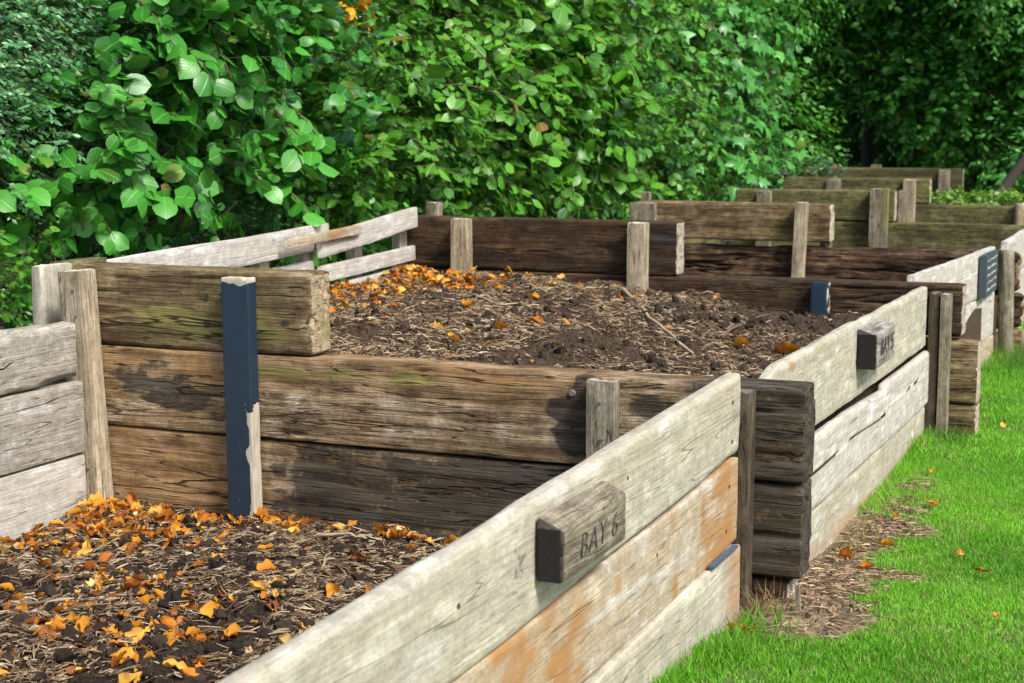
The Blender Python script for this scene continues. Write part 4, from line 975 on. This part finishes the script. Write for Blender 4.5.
w_ = thing('weed_patch', 'bright green weeds growing along the top of the fifth wall', 'weeds', (-1.9, 16.5, .5))
crown(w_, [((x, 16.35+.3*(i % 2), .55), (.28, .25, .09+.02*(i % 3))) for i, x in enumerate(np.arange(-2.35, -1.0, .14))], M_weed, T_oval, .06, .08, 5, .9, view=(0, -.7, .7))
V = []; F = []
for k in range(9):
    a = -1+2*k/8; p = Vector((-1.98, 16.45, .55)); pts = [p+Vector((a*.02*j+a*a*a*.01*j*j+.015*j, 0, .045*j-.004*j*j*abs(a))) for j in range(6)]
    tube(V, F, pts, [.008, .009, .008, .006, .004, .001], 4)
me = bpy.data.meshes.new('leaf_blades'); me.from_pydata([tuple(v) for v in V], [], F); put('leaf_blades', me, M_weed, w_)

# leaves: corner piles
def cl(x, y, sx, sy, n): return np.stack([rng.normal(x, sx, n), rng.normal(y, sy, n)], 1)
L6 = np.concatenate([cl(-2.95, 3.78, .13, .07, 110), cl(-3.03, 3.5, .05, .22, 70), cl(-2.6, 3.83, .22, .04, 50), cl(-2.1, 3.85, .3, .03, 45), cl(-2.72, 3.6, .18, .08, 45), cl(-2.9, 3.3, .16, .15, 30), cl(-2.3, 3.05, .14, .07, 40),
                     cl(-2.25, 2.78, .15, .07, 30), cl(-2.6, 2.9, .3, .2, 22), cl(-2.2, 3.3, .3, .25, 16), cl(-2.45, 2.55, .3, .1, 16), cl(-1.9, 3.0, .2, .3, 10), cl(-2.85, 2.7, .15, .2, 12), np.stack([rng.uniform(-3.05, -1.2, 45), rng.uniform(2.2, 3.85, 45)], 1), cl(-2.95, 3.7, .12, .1, 90), cl(-2.4, 3.84, .35, .025, 60), cl(-2.25, 2.9, .25, .12, 60), cl(-2.85, 3.55, .12, .12, 60), cl(-2.0, 2.65, .2, .12, 40)])
L6 = L6[(L6[:, 0] > -3.07) & (L6[:, 0] < -1.1) & (L6[:, 1] < 3.87)]
o = put('fallen_leaves', leaves_mesh('fallen_leaves', h6, L6, rng.uniform(.016, .06, len(L6)), lift=.12), M_fallen)
tag(o, 'orange fallen leaves strewn over the nearest bed and heaped against its walls', 'fallen leaves', kind='stuff')
L5 = np.concatenate([cl(-3.36, 6.2, .09, .55, 260), cl(-3.35, 6.8, .15, .1, 150), cl(-3.1, 5.9, .15, .5, 90), cl(-2.8, 6.95, .3, .05, 40), cl(-3.1, 5.2, .2, .3, 22), cl(-2.9, 6.4, .15, .25, 30), np.stack([rng.uniform(-3.5, -1.8, 40), rng.uniform(4.3, 6.95, 40)], 1), cl(-3.0, 5.4, .2, .5, 50)])
L5 = L5[(L5[:, 0] > -3.62+.075*(7.03-L5[:, 1])) & (L5[:, 0] < -1.1) & (L5[:, 1] < 7.02) & (L5[:, 1] > 4.1)]
o = put('fallen_leaves', leaves_mesh('fallen_leaves', h5, L5, rng.uniform(.02, .06, len(L5)), lift=.3), M_fallen)
tag(o, 'orange fallen leaves piled along the slatted fence on the brown heap', 'fallen leaves', kind='stuff')
# single leaves
cam_h = 1.22; yaw = R(23.4); pit = math.atan(201.5/1539)
Fv = Vector((-math.sin(yaw)*math.cos(pit), math.cos(yaw)*math.cos(pit), -math.sin(pit))); Rv = Vector((math.cos(yaw), math.sin(yaw), 0)); Uv = Rv.cross(Fv)
def spot(px, py, h):   # where a feature of the photo lies on a surface of height h(x, y)
    d = Fv+Rv*((px-512)/1539)+Uv*((341.5-py)/1539); z = .3
    for _ in range(12):
        t = (z-cam_h)/d.z; x, y = t*d.x, t*d.y; z = .5*z+.5*float(h(np.array([x]), np.array([y]))[0])
    return x, y, z
def one_leaf(px, py, h, label, size, ci, group, ang):
    x, y, z = spot(px, py, h); k = int(px) % 10; TV, TF = T_curl[k]
    col = np.repeat(PAL[ci][None], len(TV), 0)
    me = raw_mesh('fallen_leaf', TV*size, np.concatenate([np.array(f) for f in TF]), [len(f) for f in TF], col=col)
    o = put('fallen_leaf', me, M_fallen); o.location = (x, y, z+size*.16); o.rotation_euler = (random.uniform(-.2, .3), random.uniform(-.3, .3), R(ang)); tag(o, label, 'leaf', group)
G1 = 'single orange leaves on the brown heap'
for px, py, lab, sz, ci, an in ((533, 300, 'folded orange leaf in the middle of the brown heap under the dark wall', .10, 0, 60), (466, 312, 'upright orange leaf left of the middle of the brown heap', .11, 0, 10), (452, 343, 'pair sized orange leaf on the left of the brown heap near the front wall', .09, 2, 80),
        (488, 346, 'small bright orange leaf near the front wall, left of centre', .08, 2, 30), (534, 325, 'flat rusty orange leaf below the middle of the brown heap', .10, 1, 85), (500, 333, 'narrow orange leaf lying level on the brown heap', .08, 0, 80),
        (740, 349, 'orange leaf in the dark hollow of the brown heap', .09, 0, 75), (808, 306, 'large orange leaf beside the short blue post', .12, 0, 20), (786, 357, 'crumpled rusty leaf against the second plank front', .13, 1, 70), (745, 300, 'small orange leaf at the foot of the second wall', .07, 0, 60),
        (709, 317, 'pale yellow leaf on the right of the brown heap', .08, 4, 40), (532, 366, 'tiny orange leaf at the top of the front wall', .06, 2, 40)):
    one_leaf(px, py, h5, lab, sz*.85, ci, G1, an)
G2 = 'single orange leaves on the lawn'
for px, py, lab, sz, ci, an in ((886, 548, 'bright orange leaf at the edge of the lawn by the bare soil', .055, 0, 90), (957, 555, 'yellow orange leaf out on the lawn', .05, 2, 60), (851, 551, 'small orange leaf on the bare soil by the planks', .04, 1, 0), (866, 570, 'dull orange leaf standing in the grass edge', .05, 1, 120), (845, 560, 'crumpled orange leaf on the bare soil', .06, 3, 50),
        (931, 505, 'faded orange leaf half hidden in the grass', .055, 1, 80), (983, 573, 'rusty leaf fragment at the right of the lawn', .05, 3, 90), (895, 518, 'small red orange leaf on the lawn edge', .04, 1, 0), (996, 618, 'tiny orange leaf near the right edge of the lawn', .03, 0, 0), (932, 473, 'tiny orange leaf up the lawn beside the planks', .045, 0, 0), (1003, 427, 'pale leaf far up the lawn', .05, 2, 0),
        (748, 632, 'thin orange leaf in the grass below the dark post', .05, 1, 60), (730, 630, 'small rust leaf at the foot of the nearest plank front', .03, 1, 60)):
    one_leaf(px, py, lambda x, y: gz(x, y)+.018, lab, sz, ci, G2, an)
def stick(label, pts, r, h, mat, name='stick', group='loose sticks on the compost'):
    q = [Vector(spot(px, py, h)) for px, py in pts]
    q = [p+Vector((0, 0, .012+r)) for p in q]; V = []; F = []
    P = []
    for a, b_ in zip(q, q[1:]): P += [a.lerp(b_, t/4)+Vector((random.uniform(-1, 1), random.uniform(-1, 1), random.uniform(-.3, .6)))*.006 for t in range(4)]
    P.append(q[-1]); n = len(P); tube(V, F, P, [r*(1-.5*i/n) for i in range(n)], 6)
    me = bpy.data.meshes.new(name); me.from_pydata([tuple(v) for v in V], [], F); me.polygons.foreach_set('use_smooth', [True]*len(F)); o = put(name, me, mat); tag(o, label, 'stick', group)
M_stick = flat('pale_stick', (.36, .28, .18), .85, .3, 50, .35); M_dstick = flat('dark_stick', (.13, .09, .06), .85, .3, 50, .35)
stick('long pale stick running down the brown heap', [(622, 293), (650, 322), (668, 338), (693, 359)], .009, h5, M_stick)
stick('thin grey branching twig in the dark hollow', [(716, 343), (738, 330), (760, 321), (785, 318)], .006, h5, M_dstick)
stick('dark twig crossing the nearest bed at left', [(2, 612), (40, 611), (62, 602)], .006, h6, M_dstick)
stick('slim twig rising from the pale leaf in the nearest bed', [(58, 592), (72, 578), (88, 562)], .004, h6, M_dstick)
stick('thin upright twig in the middle of the nearest bed', [(129, 612), (130, 596), (132, 574)], .004, h6, M_dstick)
stick('pale woody sliver near the front board of the nearest bed', [(322, 578), (326, 566), (329, 556)], .004, h6, M_stick)
stick('pale slender twig below the foot of the near wall', [(318, 541), (345, 540), (366, 543)], .006, h6, M_stick)
stick('light twig lying on the left of the brown heap', [(478, 302), (500, 308), (518, 307)], .005, h5, M_stick)

# ------------------------------------------------------------------ lawn
def grass(n, x0, x1, y0, y1, hgt, wid, dens):
    x = rng.uniform(x0, x1, n); y = rng.uniform(y0, y1, n); k = rng.random(n) < dens(x, y); x, y = x[k], y[k]; n = len(x)
    clump = fbm(x*3.5, y*3.5, 0, 61, 3); h = hgt*rng.uniform(.5, 1.25, n)*(1+.5*clump)
    h = h*(1+1.2*np.exp(-((x+.97)/.05)**2))
    a = rng.uniform(0, 6.283, n); lean = rng.uniform(.1, .9, n)
    d = nrm(np.stack([np.cos(a)*lean, np.sin(a)*lean, np.ones(n)], 1)); s = rng.uniform(0, 6.283, n)
    N = np.stack([np.cos(s), np.sin(s), np.zeros(n)], 1)
    TV = np.array([(-.5, 0, 0), (.5, 0, 0), (-.42, .5, .04), (.42, .5, .04), (0, 1, .3)]); TF = [(0, 1, 3, 2), (2, 3, 4)]
    v = np.clip(.5+.5*fbm(x*2, y*2, 0, 62, 3)+rng.normal(size=n)*.2, 0, 1)
    dry = rng.random(n) < .04+.12*np.clip(fbm(x*5, y*5, 0, 66, 3)*2, 0, 1)+.25*bare(x, y)
    c = (1-v)[:, None]*np.array([(.08, .29, .014)])+v[:, None]*np.array([(.26, .60, .04)]); c[dry] = (.42, .34, .16)
    acc = Acc(); sc = np.stack([rng.uniform(.6, 1.2, n)*wid, h, h], 1)
    acc.add(TV, TF, np.stack([x, y, gz(x, y)-.002], 1), frames(d, N), sc, c)
    return acc
def gmat():
    t = NT('grass_blade'); at = t.new('ShaderNodeAttribute', attribute_name='col')
    bs = t.new('ShaderNodeBsdfPrincipled', {'Base Color': at.outputs['Color'], 'Roughness': .5}); bs.inputs['Specular IOR Level'].default_value = .3
    tr = t.new('ShaderNodeBsdfTranslucent', {'Color': at.outputs['Color']}); mx = t.new('ShaderNodeMixShader', {0: .3, 1: bs.outputs[0], 2: tr.outputs[0]}); t.l.new(mx.outputs[0], t.out.inputs[0]); return t.m
M_grass = gmat()
dn = lambda x, y: np.clip(1-bare(x, y)*1.05, 0, 1)*np.where(fbm(x*7, y*7, 0, 64, 4) > -.25, 1, .45)
A = grass(190000, -1.0, .1, 2.9, 6.5, .019, .0030, dn)
B = grass(70000, -1.0, .1, 6.5, 10.0, .03, .005, dn)
Cg = grass(50000, -1.0, 1.6, 10.0, 22.0, .05, .012, dn)
Dg = grass(60000, .1, 1.6, 2.5, 10.0, .028, .007, dn)
for q in (B, Cg, Dg):
    A.L += [l+A.n for l in q.L]; A.V += q.V; A.N += q.N; A.Cc += q.Cc; A.U += q.U; A.n += q.n
# dry tufts along plank feet
def tuft(cx, cy, n, sx, sy, hh, c):
    global A
    x = rng.normal(cx, sx, n); y = rng.normal(cy, sy, n); k = (x > -.97); x, y = x[k], y[k]; n = len(x)
    a = rng.uniform(0, 6.28, n); d = nrm(np.stack([np.cos(a)*.5, np.sin(a)*.5, np.ones(n)], 1)); s = rng.uniform(0, 6.28, n)
    TV = np.array([(-.5, 0, 0), (.5, 0, 0), (-.4, .5, .05), (.4, .5, .05), (0, 1, .35)]); h = hh*rng.uniform(.5, 1.2, n)
    A.add(TV, [(0, 1, 3, 2), (2, 3, 4)], np.stack([x, y, gz(x, y)-.002], 1), frames(d, np.stack([np.cos(s), np.sin(s), 0*s], 1)), np.stack([np.full(n, .003), h, h], 1), np.array(c)*rng.uniform(.7, 1.2, (n, 1)))
tuft(-.97, 3.80, 170, .035, .05, .08, (.30, .20, .10)); tuft(-.93, 3.55, 420, .05, .12, .06, (.12, .34, .02)); tuft(-.9, 6.9, 300, .06, .1, .09, (.10, .26, .03)); tuft(-.85, 9.6, 500, .06, .25, .14, (.12, .28, .03)); tuft(-.93, 5.1, 150, .03, .3, .06, (.25, .25, .08)); tuft(-.94, 3.3, 300, .04, .1, .07, (.13, .36, .02))
o = put('lawn_grass', A.mesh('lawn_grass'), M_grass); tag(o, 'short bright green lawn grass beside the bays', 'grass', kind='stuff')
gh = lambda x, y: gz(x, y)
o = put('soil_litter', straw(gh, 14000, -.97, -.4, 3.5, 6.6, dens=lambda x, y: np.clip(bare(x, y)*1.1, 0, 1)*(.25+.75*sst(3.85, 4.1, y)), lmax=.07, wmax=.004), M_straw); tag(o, 'dry straw and wood shreds strewn on the bare soil by the planks', 'litter', kind='stuff')
o = put('soil_crumbs', clods(gh, 9000, -.97, -.4, 3.5, 6.6, .014, dens=lambda x, y: np.clip(bare(x, y), 0, 1)*(.4+.6*sst(3.85, 4.1, y)), base=(.2, .14, .09)), M_clod); tag(o, 'crumbs of brown soil on the bare strip by the planks', 'soil', kind='stuff')

# ------------------------------------------------------------------ light, sky, camera
sc = bpy.context.scene
wd = bpy.data.worlds.new('World'); sc.world = wd; wd.use_nodes = True
nt = wd.node_tree; bg = nt.nodes['Background']; sky = nt.nodes.new('ShaderNodeTexSky'); sky.sky_type = 'NISHITA'; sky.sun_disc = False
L = Vector((.74, -.38, .95)).normalized()
el = math.asin(L.z); sky.sun_elevation = el; sky.sun_rotation = math.atan2(L.x, L.y); sky.air_density = 1.0; sky.dust_density = 3.0; sky.ozone_density = 1.0
nt.links.new(sky.outputs[0], bg.inputs[0]); bg.inputs[1].default_value = .125
sd = bpy.data.lights.new('sun', 'SUN'); sd.energy = 2.8; sd.angle = R(14); sd.color = (1, .965, .91)
so = bpy.data.objects.new('sun', sd); C.objects.link(so); so.rotation_euler = L.to_track_quat('Z', 'Y').to_euler()
cd = bpy.data.cameras.new('camera'); cd.sensor_width = 36; cd.lens = 1539/1024*36; cd.clip_end = 2000; cd.clip_start = .05
cd.dof.use_dof = True; cd.dof.focus_distance = 4.3; cd.dof.aperture_fstop = 8
co = bpy.data.objects.new('camera', cd); C.objects.link(co); co.location = (0, 0, cam_h)
co.rotation_euler = Matrix((Rv, Uv, -Fv)).transposed().to_euler(); sc.camera = co
sc.view_settings.view_transform = 'Standard'; sc.view_settings.look = 'None'; sc.view_settings.gamma = 1; sc.view_settings.exposure = .74
